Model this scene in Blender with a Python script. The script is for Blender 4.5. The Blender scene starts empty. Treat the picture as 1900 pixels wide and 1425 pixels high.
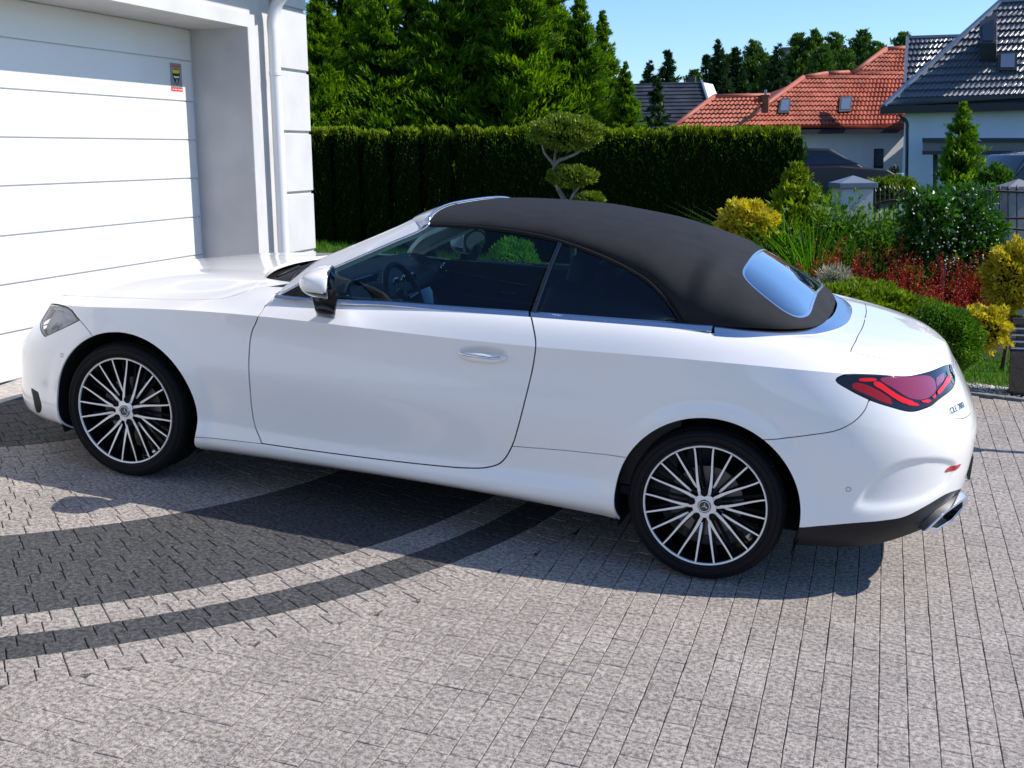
import bpy, bmesh, math, random
import numpy as np
from mathutils import Vector, Matrix, noise
from mathutils.bvhtree import BVHTree
random.seed(7); np.random.seed(7)
PI = math.pi
SC = bpy.context.scene
COL = SC.collection

# ------------------------------------------------------------------ frames
# "drive frame": the sloping driveway is its z = 0, the parked car points along -x.
# UPV is the true vertical seen from that frame; world space is the drive frame turned upright.
UPV = Vector((-0.09583, 0.02693, 1.0)).normalized()
TQ = UPV.rotation_difference(Vector((0, 0, 1)))
T4 = TQ.to_matrix().to_4x4()
T3 = np.array(TQ.to_matrix())
def W(p): return TQ @ Vector(p)

# ------------------------------------------------------------------ camera
FPX, PITCH, YAW, ROLL = 2292.17, 0.23735, 0.29069, 0.07141
CAMP = Vector((2.04989, -5.95716, 2.02468))
def cam_axes():
    cp, sp = math.cos(PITCH), math.sin(PITCH)
    fw = Vector((-math.sin(YAW)*cp, math.cos(YAW)*cp, -sp)); rt = Vector((math.cos(YAW), math.sin(YAW), 0))
    up = rt.cross(fw)
    return rt*math.cos(ROLL)+up*math.sin(ROLL), -rt*math.sin(ROLL)+up*math.cos(ROLL), fw
CR, CU, CF = cam_axes()
cd = bpy.data.cameras.new('camera'); cam = bpy.data.objects.new('camera', cd); COL.objects.link(cam)
cd.sensor_width = 36.0; cd.lens = FPX/1900*36.0; cd.clip_start = 0.05; cd.clip_end = 2000
m = Matrix(((CR[0], CU[0], -CF[0], CAMP[0]), (CR[1], CU[1], -CF[1], CAMP[1]), (CR[2], CU[2], -CF[2], CAMP[2]), (0, 0, 0, 1)))
cam.matrix_world = T4 @ m
SC.camera = cam
CAMW = W(CAMP)
def ray(px, py):
    """direction in the drive frame of a point of the photograph (survey helper)"""
    px, py = float(px), float(py)
    return ((px-950)/FPX*CR - (py-712.5)/FPX*CU + CF).normalized()
def rayw(px, py): return TQ @ ray(px, py)
def on_z(px, py, z):
    """world point where the sight line meets the level z"""
    d = rayw(px, py); t = (z-CAMW.z)/d.z; return CAMW+d*t
def at_depth(px, py, depth):
    """world point at a given distance along the view axis"""
    d = rayw(px, py); f = TQ @ CF; return CAMW + d*(depth/(d.dot(f)))

# ------------------------------------------------------------------ world, sun
SUNV = (TQ @ Vector((0.6546, 0.235, 0.713))).normalized()
sun_el = math.asin(SUNV.z); sun_az = math.atan2(SUNV.x, SUNV.y)
w = bpy.data.worlds.new('World'); SC.world = w; w.use_nodes = True
nt = w.node_tree; nt.nodes.clear()
sky = nt.nodes.new('ShaderNodeTexSky'); sky.sky_type = 'NISHITA'; sky.sun_disc = False
sky.sun_elevation = sun_el; sky.sun_rotation = sun_az; sky.air_density = 1.0; sky.dust_density = 0.1; sky.ozone_density = 4.0
bg = nt.nodes.new('ShaderNodeBackground'); bg.inputs[1].default_value = 0.15
wo = nt.nodes.new('ShaderNodeOutputWorld')
mx = nt.nodes.new('ShaderNodeMix'); mx.data_type = 'RGBA'; mx.blend_type = 'MULTIPLY'; mx.inputs[0].default_value = 1.0; mx.inputs[7].default_value = (.65, .79, 1.0, 1); nt.links.new(sky.outputs[0], mx.inputs[6]); nt.links.new(mx.outputs[2], bg.inputs[0]); nt.links.new(bg.outputs[0], wo.inputs[0])
sl = bpy.data.lights.new('sun', 'SUN'); sl.energy = 4.6; sl.angle = math.radians(0.5); sl.color = (1.0, 0.94, 0.86)
so = bpy.data.objects.new('sun', sl); COL.objects.link(so); so.location = SUNV*60
so.rotation_euler = (-SUNV).to_track_quat('-Z', 'Y').to_euler()
SC.view_settings.view_transform = 'Standard'; SC.view_settings.look = 'None'
SC.view_settings.exposure = 0.38; SC.view_settings.gamma = 1.0; SC.view_settings.use_curve_mapping = False
SC.cycles.max_bounces = 8; SC.cycles.transparent_max_bounces = 16; SC.cycles.glossy_bounces = 4
SC.cycles.use_denoising = True
SC.cycles.sample_clamp_indirect = 6.0

# ------------------------------------------------------------------ materials
MAT = {}
def nodes(mt): return mt.node_tree.nodes, mt.node_tree.links
def mat(name, col=(.5, .5, .5), rough=.5, metal=0., coat=0., spec=.5, **kw):
    if name in MAT: return MAT[name]
    mt = bpy.data.materials.new(name); mt.use_nodes = True
    b = mt.node_tree.nodes['Principled BSDF']
    b.inputs['Base Color'].default_value = (*col, 1); b.inputs['Roughness'].default_value = rough
    b.inputs['Metallic'].default_value = metal; b.inputs['Coat Weight'].default_value = coat
    b.inputs['Coat Roughness'].default_value = kw.get('coat_rough', .02)
    b.inputs['Specular IOR Level'].default_value = spec
    if 'emit' in kw: b.inputs['Emission Color'].default_value = (*kw['emit'], 1); b.inputs['Emission Strength'].default_value = kw.get('es', 1)
    mt.diffuse_color = (*col, 1)
    MAT[name] = mt
    return mt
def coords(N, L, space='Object', scale=None):
    tc = N.new('ShaderNodeTexCoord'); s = tc.outputs[space]
    if scale:
        mp = N.new('ShaderNodeMapping'); mp.inputs['Scale'].default_value = scale; L.new(s, mp.inputs[0]); s = mp.outputs[0]
    return s
def vary(mt, c1, c2, scale=6., detail=4., space='Object', bump=0., bscale=None, bdist=.01, lo=.35, hi=.65, info=0.):
    """noise-mixed colour and a fine bump on a principled material"""
    N, L = nodes(mt); b = N['Principled BSDF']; s = coords(N, L, space)
    nz = N.new('ShaderNodeTexNoise'); nz.inputs['Scale'].default_value = scale; nz.inputs['Detail'].default_value = detail
    L.new(s, nz.inputs['Vector'])
    cr = N.new('ShaderNodeValToRGB'); cr.color_ramp.elements[0].position = lo; cr.color_ramp.elements[1].position = hi
    cr.color_ramp.elements[0].color = (*c1, 1); cr.color_ramp.elements[1].color = (*c2, 1)
    L.new(nz.outputs[0], cr.inputs[0]); out = cr.outputs[0]
    if info:
        oi = N.new('ShaderNodeObjectInfo'); hs = N.new('ShaderNodeHueSaturation')
        mr = N.new('ShaderNodeMapRange'); mr.inputs['To Min'].default_value = 1-info; mr.inputs['To Max'].default_value = 1+info
        L.new(oi.outputs['Random'], mr.inputs[0]); L.new(mr.outputs[0], hs.inputs['Value']); L.new(out, hs.inputs['Color']); out = hs.outputs[0]
    L.new(out, b.inputs['Base Color'])
    if bump:
        n2 = N.new('ShaderNodeTexNoise'); n2.inputs['Scale'].default_value = bscale or scale*6; n2.inputs['Detail'].default_value = 5
        L.new(s, n2.inputs['Vector'])
        bp = N.new('ShaderNodeBump'); bp.inputs['Strength'].default_value = bump; bp.inputs['Distance'].default_value = bdist
        L.new(n2.outputs[0], bp.inputs['Height']); L.new(bp.outputs[0], b.inputs['Normal'])
    return mt
def glass(name, tint, refl=1.0, rough=0.0):
    if name in MAT: return MAT[name]
    mt = bpy.data.materials.new(name); mt.use_nodes = True; N, L = nodes(mt); N.clear()
    o = N.new('ShaderNodeOutputMaterial'); mx = N.new('ShaderNodeMixShader'); tr = N.new('ShaderNodeBsdfTransparent'); gl = N.new('ShaderNodeBsdfGlossy')
    fr = N.new('ShaderNodeFresnel'); fr.inputs[0].default_value = 1.5; ml = N.new('ShaderNodeMath'); ml.operation = 'MULTIPLY'; ml.inputs[1].default_value = refl; ml.use_clamp = True
    tr.inputs[0].default_value = (*tint, 1); gl.inputs['Roughness'].default_value = rough
    L.new(fr.outputs[0], ml.inputs[0]); L.new(ml.outputs[0], mx.inputs[0]); L.new(tr.outputs[0], mx.inputs[1]); L.new(gl.outputs[0], mx.inputs[2]); L.new(mx.outputs[0], o.inputs[0])
    MAT[name] = mt; return mt

# ------------------------------------------------------------------ object helpers
def tag(o, label=None, cat=None, group=None, kind=None):
    if label: o['label'] = label
    if cat: o['category'] = cat
    if group: o['group'] = group
    if kind: o['kind'] = kind
    return o
def empty(name, loc=(0, 0, 0), mtx=None):
    o = bpy.data.objects.new(name, None); o.empty_display_size = .2; COL.objects.link(o)
    if mtx is not None: o.matrix_world = mtx
    else: o.location = loc
    return o
def link(name, me, parent=None):
    o = bpy.data.objects.new(name, me); COL.objects.link(o)
    if parent is not None: o.parent = parent
    return o
def mesh(name, V, F, mats, parent=None, smooth=True, normals=None, midx=None):
    me = bpy.data.meshes.new(name); me.from_pydata([tuple(v) for v in V], [], [tuple(int(i) for i in f) for f in F]); me.update()
    if not isinstance(mats, (list, tuple)): mats = [mats]
    for mm in mats: me.materials.append(mm)
    if midx is not None: me.polygons.foreach_set('material_index', midx)
    me.polygons.foreach_set('use_smooth', [smooth]*len(me.polygons))
    if normals is not None: me.normals_split_custom_set_from_vertices([tuple(n) for n in normals])
    return link(name, me, parent)
def bmobj(name, bm, mats, parent=None, smooth=False, angle=None):
    me = bpy.data.meshes.new(name); bm.normal_update(); bm.to_mesh(me); bm.free()
    if not isinstance(mats, (list, tuple)): mats = [mats]
    for mm in mats: me.materials.append(mm)
    if smooth:
        me.polygons.foreach_set('use_smooth', [True]*len(me.polygons))
        if angle: me.set_sharp_from_angle(angle=math.radians(angle))
    return link(name, me, parent)
def bbox(bm, c, s, rot=None, bev=0., seg=2, mi=0):
    """box of size s centred at c, optional rotation matrix, bevelled"""
    r = bmesh.ops.create_cube(bm, size=1.0); vs = r['verts']
    bmesh.ops.scale(bm, vec=s, verts=vs)
    if bev:
        es = list({e for v in vs for e in v.link_edges})
        rr = bmesh.ops.bevel(bm, geom=es, offset=bev, segments=seg, affect='EDGES', profile=.6); vs = list({v for f in rr['faces'] for v in f.verts} | {v for v in vs if v.is_valid})
    if rot is not None: bmesh.ops.rotate(bm, cent=(0, 0, 0), matrix=rot, verts=vs)
    bmesh.ops.translate(bm, vec=c, verts=vs)
    if mi:
        for f in {f for v in vs for f in v.link_faces}: f.material_index = mi
    return vs
def tube(bm, pts, rad, n=8, mi=0, cap=True):
    pts = [Vector(p) for p in pts]; rings = []
    if not isinstance(rad, (list, tuple)): rad = [rad]*len(pts)
    a = None
    for i, p in enumerate(pts):
        t = (pts[min(i+1, len(pts)-1)]-pts[max(i-1, 0)]).normalized()
        if a is None: a = t.orthogonal().normalized()
        else: a = (a-t*a.dot(t)).normalized()
        b = t.cross(a)
        rings.append([bm.verts.new(p+(a*math.cos(k*2*PI/n)+b*math.sin(k*2*PI/n))*rad[i]) for k in range(n)])
    for r0, r1 in zip(rings, rings[1:]):
        for k in range(n):
            f = bm.faces.new((r0[k], r0[(k+1) % n], r1[(k+1) % n], r1[k])); f.material_index = mi
    if cap:
        for r in (rings[0][::-1], rings[-1]):
            f = bm.faces.new(r); f.material_index = mi
def lathe(bm, prof, n=64, axis='y', mi=0, c=(0, 0, 0), close=False):
    """profile [(radius, along)] turned about an axis"""
    rings = []
    for r, h in prof:
        ring = []
        for k in range(n):
            a = 2*PI*k/n; u, v = r*math.cos(a), r*math.sin(a)
            p = (u, h, v) if axis == 'y' else (u, v, h)
            ring.append(bm.verts.new((p[0]+c[0], p[1]+c[1], p[2]+c[2])))
        rings.append(ring)
    pr = list(zip(rings, rings[1:]))
    if close: pr.append((rings[-1], rings[0]))
    for r0, r1 in pr:
        for k in range(n):
            f = bm.faces.new((r0[k], r0[(k+1) % n], r1[(k+1) % n], r1[k])); f.material_index = mi
    return rings
def prism(bm, pts, d, mi=0):
    """closed 3-D outline pushed along vector d"""
    d = Vector(d); a = [bm.verts.new(p) for p in pts]; b = [bm.verts.new(Vector(p)+d) for p in pts]; n = len(pts)
    fs = [bm.faces.new(a), bm.faces.new(b[::-1])]+[bm.faces.new((a[i], b[i], b[(i+1) % n], a[(i+1) % n])) for i in range(n)]
    for f in fs: f.material_index = mi
    bmesh.ops.recalc_face_normals(bm, faces=fs)

# ------------------------------------------------------------------ numeric helpers
def pchip(xs, ys, x):
    xs = np.asarray(xs, float); ys = np.asarray(ys, float); x = np.clip(x, xs[0], xs[-1])
    h = np.diff(xs); dl = np.diff(ys)/h; d = np.zeros_like(ys)
    for i in range(1, len(xs)-1):
        if dl[i-1]*dl[i] > 0:
            w1 = 2*h[i]+h[i-1]; w2 = h[i]+2*h[i-1]; d[i] = (w1+w2)/(w1/dl[i-1]+w2/dl[i])
    d[0], d[-1] = dl[0], dl[-1]
    k = np.clip(np.searchsorted(xs, x)-1, 0, len(h)-1); t = (x-xs[k])/h[k]
    return (2*t**3-3*t**2+1)*ys[k]+(t**3-2*t**2+t)*h[k]*d[k]+(-2*t**3+3*t**2)*ys[k+1]+(t**3-t**2)*h[k]*d[k+1]
def cubic(xs, ys, x):
    """natural cubic spline"""
    xs = np.asarray(xs, float); ys = np.asarray(ys, float); n = len(xs); h = np.diff(xs)
    A = np.eye(n); r = np.zeros(n)
    for i in range(1, n-1):
        A[i, i-1:i+2] = h[i-1], 2*(h[i-1]+h[i]), h[i]; r[i] = 6*((ys[i+1]-ys[i])/h[i]-(ys[i]-ys[i-1])/h[i-1])
    M = np.linalg.solve(A, r); x = np.clip(x, xs[0], xs[-1]); k = np.clip(np.searchsorted(xs, x)-1, 0, n-2)
    a = (xs[k+1]-x)/h[k]; b = (x-xs[k])/h[k]
    return a*ys[k]+b*ys[k+1]+((a**3-a)*M[k]+(b**3-b)*M[k+1])*h[k]**2/6
def kn(d): k = sorted(d); return k, [d[i] for i in k]
def crs(pts, closed=False, n=8):
    """Catmull-Rom through points; a repeated point is a corner"""
    P = [np.asarray(p, float) for p in pts]; out = []; m_ = len(P)
    rng = range(m_) if closed else range(m_-1)
    for i in rng:
        p1, p2 = P[i], P[(i+1) % m_]
        if np.allclose(p1, p2): continue
        p0 = P[(i-1) % m_] if (closed or i > 0) else 2*p1-p2
        p3 = P[(i+2) % m_] if (closed or i+2 < m_) else 2*p2-p1
        if np.allclose(p0, p1): p0 = 2*p1-p2
        if np.allclose(p3, p2): p3 = 2*p2-p1
        a = max(np.linalg.norm(p1-p0), 1e-6)**.5; b = max(np.linalg.norm(p2-p1), 1e-6)**.5; c = max(np.linalg.norm(p3-p2), 1e-6)**.5
        m1 = (p1-p0)/a-(p2-p0)/(a+b)+(p2-p1)/b; m2 = (p2-p1)/b-(p3-p1)/(b+c)+(p3-p2)/c; m1 *= b; m2 *= b
        for t in np.linspace(0, 1, n, endpoint=False):
            out.append((2*t**3-3*t**2+1)*p1+(t**3-2*t**2+t)*m1+(-2*t**3+3*t**2)*p2+(t**3-t**2)*m2)
    if not closed: out.append(P[-1])
    return np.array(out)
def sdf(poly, Q):
    """signed distance (negative inside) of 2-D points Q to a closed polygon"""
    P = np.asarray(poly, float); d2 = np.full(len(Q), 1e9); ins = np.zeros(len(Q), bool)
    for i in range(len(P)):
        a, b = P[i], P[(i+1) % len(P)]; e = b-a; ee = e@e
        if ee < 1e-14: continue
        w_ = Q-a; t = np.clip(w_@e/ee, 0, 1); r = w_-t[:, None]*e; d2 = np.minimum(d2, (r**2).sum(1))
        c = ((a[1] > Q[:, 1]) != (b[1] > Q[:, 1]))
        with np.errstate(divide='ignore', invalid='ignore'):
            ins ^= c & (Q[:, 0] < (b[0]-a[0])*(Q[:, 1]-a[1])/(b[1]-a[1]+1e-30)+a[0])
    return np.where(ins, -1, 1)*np.sqrt(d2)
def clip(M, g):
    """keep the part of the triangle soup M=(A, F) where g > 0; A holds position, normal and (U, V)"""
    A, F = M; g = np.where(np.abs(g) < 1e-9, 1e-9, g); s = g > 0; c = s[F].sum(1)
    keep = [F[c == 3]]; newA = []; cache = {}; base = len(A)
    def cut(i, j):
        k = (i, j) if i < j else (j, i)
        if k not in cache:
            t = g[k[0]]/(g[k[0]]-g[k[1]]); newA.append(A[k[0]]*(1-t)+A[k[1]]*t); cache[k] = base+len(newA)-1
        return cache[k]
    tr = []
    for f in F[(c > 0) & (c < 3)]:
        f = [int(x) for x in f]; r = [x for x in range(3) if s[f[x]]]
        if len(r) == 1:
            k = r[0]; a, b, d = f[k], f[(k+1) % 3], f[(k+2) % 3]; tr.append((a, cut(a, b), cut(a, d)))
        else:
            k = ({0, 1, 2}-set(r)).pop(); a, b, d = f[k], f[(k+1) % 3], f[(k+2) % 3]
            p, q = cut(a, b), cut(a, d); tr += [(p, b, d), (p, d, q)]
    if tr: keep.append(np.array(tr, int))
    F2 = np.concatenate(keep) if keep else np.zeros((0, 3), int)
    A2 = np.concatenate([A, np.array(newA)]) if newA else A
    use, inv = np.unique(F2, return_inverse=True)
    return A2[use], inv.reshape(-1, 3)
def mirror(M, weld=True):
    A, F = M; B = A.copy(); B[:, 1] *= -1; B[:, 4] *= -1; n = len(A); G = F[:, ::-1]+n
    A2 = np.concatenate([A, B]); F2 = np.concatenate([F, G])
    if weld:
        mp = np.arange(2*n); z = np.abs(A[:, 1]) < 2e-4; mp[n:][z] = np.arange(n)[z]; F2 = mp[F2]
        use, inv = np.unique(F2, return_inverse=True); A2 = A2[use]; F2 = inv.reshape(-1, 3)
    return A2, F2
def flip(M):
    A, F = M; B = A.copy(); B[:, 1] *= -1; B[:, 4] *= -1; return B, F[:, ::-1]
def border(F):
    """directed border edges of a triangle soup"""
    e = np.concatenate([F[:, [0, 1]], F[:, [1, 2]], F[:, [2, 0]]]); k = e.max()+1 if len(e) else 1
    key = e[:, 0]*k+e[:, 1]; rev = e[:, 1]*k+e[:, 0]
    return e[~np.isin(key, rev)]
def shell(name, M, mt, parent, depth=.014, off=0., thick=False):
    """surface piece with its rim turned inward, as a pressed panel has"""
    A, F = M
    P, Nn = A[:, :3]+A[:, 3:6]*off, A[:, 3:6]; V = [P]; NN = [Nn]; FF = [F]; n = len(P)
    if depth:
        E = border(F); ids = np.unique(E); mp = {int(a): i for i, a in enumerate(ids)}
        q = P[ids]; V += [q, q-Nn[ids]*depth]; k = len(ids)
        tn = np.zeros((k, 3))
        for a, b in E:
            d = P[b]-P[a]; nn = np.cross(d, Nn[a]); l = np.linalg.norm(nn)
            if l > 1e-12: tn[mp[int(a)]] += nn/l; tn[mp[int(b)]] += nn/l
        ln = np.linalg.norm(tn, axis=1, keepdims=True); tn = np.where(ln > 1e-9, tn/np.maximum(ln, 1e-9), Nn[ids])
        NN += [tn, tn]
        FF.append(np.array([(n+mp[int(b)], n+mp[int(a)], n+k+mp[int(a)]) for a, b in E]+[(n+mp[int(b)], n+k+mp[int(a)], n+k+mp[int(b)]) for a, b in E], int))
    return mesh(name, np.concatenate(V), np.concatenate(FF), mt, parent, True, np.concatenate(NN))

# ================================================================== THE WHITE CABRIOLET
paint = mat('white_paint', (.90, .868, .835), .30, coat=1.0, coat_rough=.03)
chrome = mat('satin_aluminium', (.72, .74, .78), .22, 1.0)
chrome2 = mat('polished_chrome', (.85, .86, .88), .08, 1.0)
black_pl = mat('black_plastic', (.012, .012, .013), .55, spec=.3)
gloss_bk = mat('piano_black', (.008, .008, .010), .12, coat=1.0)
rubber = mat('tyre_rubber', (.0035, .0035, .004), .75, spec=.3)
inner_bk = mat('underbody_black', (.006, .006, .006), .9)
canvas = vary(mat('black_canvas', (.03, .03, .035), .85, spec=.3), (.0075, .0083, .0105), (.0125, .0132, .016), 9, 5, bump=.6, bscale=420, bdist=.0016)
trim_bk = mat('cabin_trim', (.012, .014, .018), .55)
leather = vary(mat('black_leather', (.012, .013, .016), .45), (.006, .007, .010), (.011, .012, .016), 20, bump=.2, bscale=200, bdist=.001)
win_glass = glass('side_glass', (.34, .50, .53), .85)
screen_glass = glass('windscreen_glass', (.62, .74, .72), 1.1)
lens_clear = glass('lamp_lens', (.94, .95, .97), 1.0)

WX = 1.4325
car = empty('parked_car', mtx=T4.copy())
tag(car, 'white soft-top convertible with black canvas roof parked on the paved driveway', 'car')

# feature lines, each one (front end, nose roundness, rear end, tail roundness, half widths, heights)
LN = [
 (-2.25, 3.0, 2.49, 2.7, {-2.3: .80, -1.4: .85, 0: .85, 1.4: .87, 2.5: .80}, {-2.3: .150, -1.83: .170, -1: .192, 1.05: .203, 1.5: .198, 1.85: .212, 2.15: .232, 2.35: .285, 2.5: .31}),
 (-2.315, 3.1, 2.505, 2.7, {-2.3: .91, -1.4: .918, -.8: .915, .9: .915, 1.4: .925, 2.5: .90}, {-2.3: .205, -1.83: .225, -1: .240, 1.05: .252, 1.5: .26, 1.85: .285, 2.15: .315, 2.35: .37, 2.5: .41}),
 (-2.335, 3.2, 2.52, 2.8, {-2.3: .92, -1.4: .925, -.9: .905, .8: .905, 1.4: .928, 2.5: .91}, {-2.3: .40, -1.4: .38, -.8: .36, .9: .40, 1.5: .44, 2.2: .50, 2.5: .56}),
 (-2.315, 3.1, 2.515, 2.8, {-2.3: .925, -1.4: .930, -.7: .922, .7: .922, 1.4: .932, 2.5: .92}, {-2.3: .55, -1.9: .60, -1.4: .62, 0: .62, 1.4: .67, 2.2: .70, 2.5: .70}),
 (-2.235, 2.7, 2.455, 2.7, {-2.3: .91, -1.4: .920, -.8: .912, .7: .912, 1.4: .924, 1.9: .908, 2.5: .90}, {-2.3: .66, -2: .70, -1.66: .765, -1.1: .80, 0: .815, .6: .83, 1.4: .875, 1.9: .885, 2.2: .86, 2.5: .82}),
 (-2.185, 2.6, 2.385, 2.7, {-2.3: .90, -1.6: .905, -1: .914, 0: .919, 1.0: .920, 1.4: .918, 1.85: .888, 2.2: .87, 2.5: .86}, {-2.25: .735, -2.0: .785, -1.66: .828, -1.08: .883, -.6: .905, .54: .928, 1.39: .968, 1.85: .976, 2.1: .968, 2.4: .930}),
 (-2.13, 2.4, 2.365, 2.6, {-2.3: .74, -1.9: .75, -1.4: .755, -1.0: .775, -.8: .795, -.6: .822, -.2: .836, .5: .838, 1.0: .836, 1.4: .815, 1.75: .79, 1.95: .76, 2.2: .73, 2.5: .72},
   {-2.15: .775, -2.0: .825, -1.9: .85, -1.42: .888, -1.0: .945, -.77: .982, -.6: .986, .22: 1.0265, .59: 1.042, 1.05: 1.063, 1.38: 1.071, 1.75: 1.060, 1.93: 1.048, 2.14: 1.026, 2.25: 1.005, 2.37: .968}),
 (-2.06, 2.3, 2.345, 2.5, {-2.3: .56, -1.4: .58, -.8: .62, 1.4: .64, 1.95: .58, 2.5: .56},
   {-2.15: .79, -2.0: .85, -1.6: .93, -1.4: .96, -1.0: 1.0, -.8: 1.02, 0: 1.05, 1.4: 1.09, 1.75: 1.082, 1.95: 1.066, 2.14: 1.046, 2.25: 1.026, 2.33: 1.0}),
 (-2.02, 2.2, 2.335, 2.4, {-2.3: .30, -1.4: .32, -.8: .34, 1.4: .34, 1.95: .30, 2.5: .30},
   {-2.15: .80, -2.0: .862, -1.6: .95, -1.4: .978, -1.0: 1.02, -.8: 1.038, 0: 1.06, 1.4: 1.10, 1.75: 1.092, 1.95: 1.074, 2.14: 1.054, 2.25: 1.034, 2.33: 1.008}),
 (-2.0, 2., 2.33, 2., {-2.3: 0, 2.5: 0},
   {-2.15: .80, -2.0: .866, -1.6: .957, -1.4: .985, -1.0: 1.028, -.8: 1.045, 0: 1.07, 1.4: 1.105, 1.75: 1.095, 1.95: 1.078, 2.14: 1.058, 2.25: 1.038, 2.33: 1.012}),
]
XSF, XSR = -1.45, 1.60
NU_F, NU_M, NU_R = 110, 250, 110
def line_xyz(k):
    xf, mf, xr, mr, wd, zd = LN[k]
    th = np.linspace(0, PI/2, NU_F, endpoint=False)
    xa = XSF-(XSF-xf)*np.cos(th)**(2/mf); sa = np.sin(th)**(2/mf)
    xb = np.linspace(XSF, XSR, NU_M, endpoint=False); sb = np.ones(NU_M)
    th = np.linspace(PI/2, 0, NU_R)
    c = np.maximum(np.cos(th), 0)
    xc_ = XSR+(xr-XSR)*c**(2/mr); sc_ = np.maximum(np.sin(th), 0)**(2/mr)
    x = np.concatenate([xa, xb, xc_]); s = np.concatenate([sa, sb, sc_])
    return np.stack([x, -pchip(*kn(wd), x)*s, cubic(*kn(zd), x)], 1)
LP = np.stack([line_xyz(k) for k in range(len(LN))])          # lines x stations x 3
KC = 5                                                        # the shoulder crease
def spline_cols(P, nseg, crease=None):
    """smooth curve through the rows of P (k, n, 3), column by column"""
    k = len(P); out = []
    T = np.zeros_like(P)
    d = np.linalg.norm(np.diff(P, axis=0), axis=2)[..., None]+1e-5
    sl_ = np.diff(P, axis=0)/d
    for i in range(k):
        if i == 0: T[i] = sl_[0]
        elif i == k-1: T[i] = sl_[-1]
        else: T[i] = (sl_[i-1]*d[i]+sl_[i]*d[i-1])/(d[i-1]+d[i])
    if k > 2: T[0] = 1.5*sl_[0]-.5*T[1]; T[-1] = 1.5*sl_[-1]-.5*T[-2]
    for i in range(k-1):
        n = nseg[i]
        for t in np.linspace(0, 1, n, endpoint=False):
            if crease == 'end' and i == k-2: t = 1-(1-t)**2.2
            if crease == 'start' and i == 0: t = t**2.2
            out.append((2*t**3-3*t**2+1)*P[i]+(t**3-2*t**2+t)*d[i]*T[i]+(-2*t**3+3*t**2)*P[i+1]+(t**3-t**2)*d[i]*T[i+1])
    out.append(P[-1]); return np.stack(out)
lo = spline_cols(LP[:KC+1], [6, 12, 16, 14, 12], 'end'); up = spline_cols(LP[KC:], [14, 14, 16, 16], 'start')
GR = np.concatenate([lo[:-1], up]); NV, NUU = GR.shape[:2]     # v, u, xyz
ROWK = [0, 6, 18, 34, 48, 60, 74, 88, 104, 120]
dU = np.linalg.norm(np.diff((LP[3]+LP[5]+LP[6])/3, axis=0), axis=1); Ucoord = np.concatenate([[0], np.cumsum(dU)])
mid = slice(NU_F-20, NU_F+NU_M+20)
dV = np.linalg.norm(np.diff(GR, axis=0), axis=2)[:, mid].mean(1); Vcoord = np.concatenate([[0], np.cumsum(dV)])
def sstep(t): t = np.clip(t, 0, 1); return t*t*(3-2*t)
for xc_, r_ in ((-1.418, .400), (1.44, .396)):                 # soft lips round the wheel openings
    rr = np.hypot(GR[..., 0]-xc_, GR[..., 2]-.337)
    k_ = sstep(1-(rr-r_)/.085)*(GR[..., 1] < -.5)*(GR[..., 2] < .86)
    GR[..., 1] -= .010*k_
gu = np.gradient(GR, axis=1); gv = np.gradient(GR, axis=0)
NRM = np.cross(gu, gv)
def fixn(N_, G_):
    l = np.linalg.norm(N_, axis=2, keepdims=True); bad = l[..., 0] < 1e-9
    N_ = N_/np.maximum(l, 1e-12)
    return N_, bad
NRM, bad = fixn(NRM, GR)
for i, j in zip(*np.nonzero(bad)): NRM[i, j] = (0, 0, 1)
if NRM[20, 200, 1] > 0: NRM = -NRM
NRM[:, 0, 1] = 0; NRM[:, -1, 1] = 0; NRM[-1, :, 1] = 0
NRM, _ = fixn(NRM, GR)
def grid_mesh(G_, N_, Uc, Vc):
    nv, nu = G_.shape[:2]; UU, VV = np.meshgrid(Uc, Vc)
    A = np.concatenate([G_.reshape(-1, 3), N_.reshape(-1, 3), UU.reshape(-1, 1), VV.reshape(-1, 1)], 1)
    i = np.arange(nv*nu).reshape(nv, nu); a, b, c, d = i[:-1, :-1].ravel(), i[:-1, 1:].ravel(), i[1:, 1:].ravel(), i[1:, :-1].ravel()
    F = np.concatenate([np.stack([a, b, c], 1), np.stack([a, c, d], 1)])
    P = A[:, :3]; f = F; nn = np.cross(P[f[:, 1]]-P[f[:, 0]], P[f[:, 2]]-P[f[:, 0]])
    ok = np.linalg.norm(nn, axis=1) > 1e-10; F = F[ok]
    if (np.einsum('ij,ij->i', nn[ok], A[F[:, 0], 3:6]).mean()) < 0: F = F[:, ::-1]
    return A, F
BODY = grid_mesh(GR, NRM, Ucoord, Vcoord)
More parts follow.
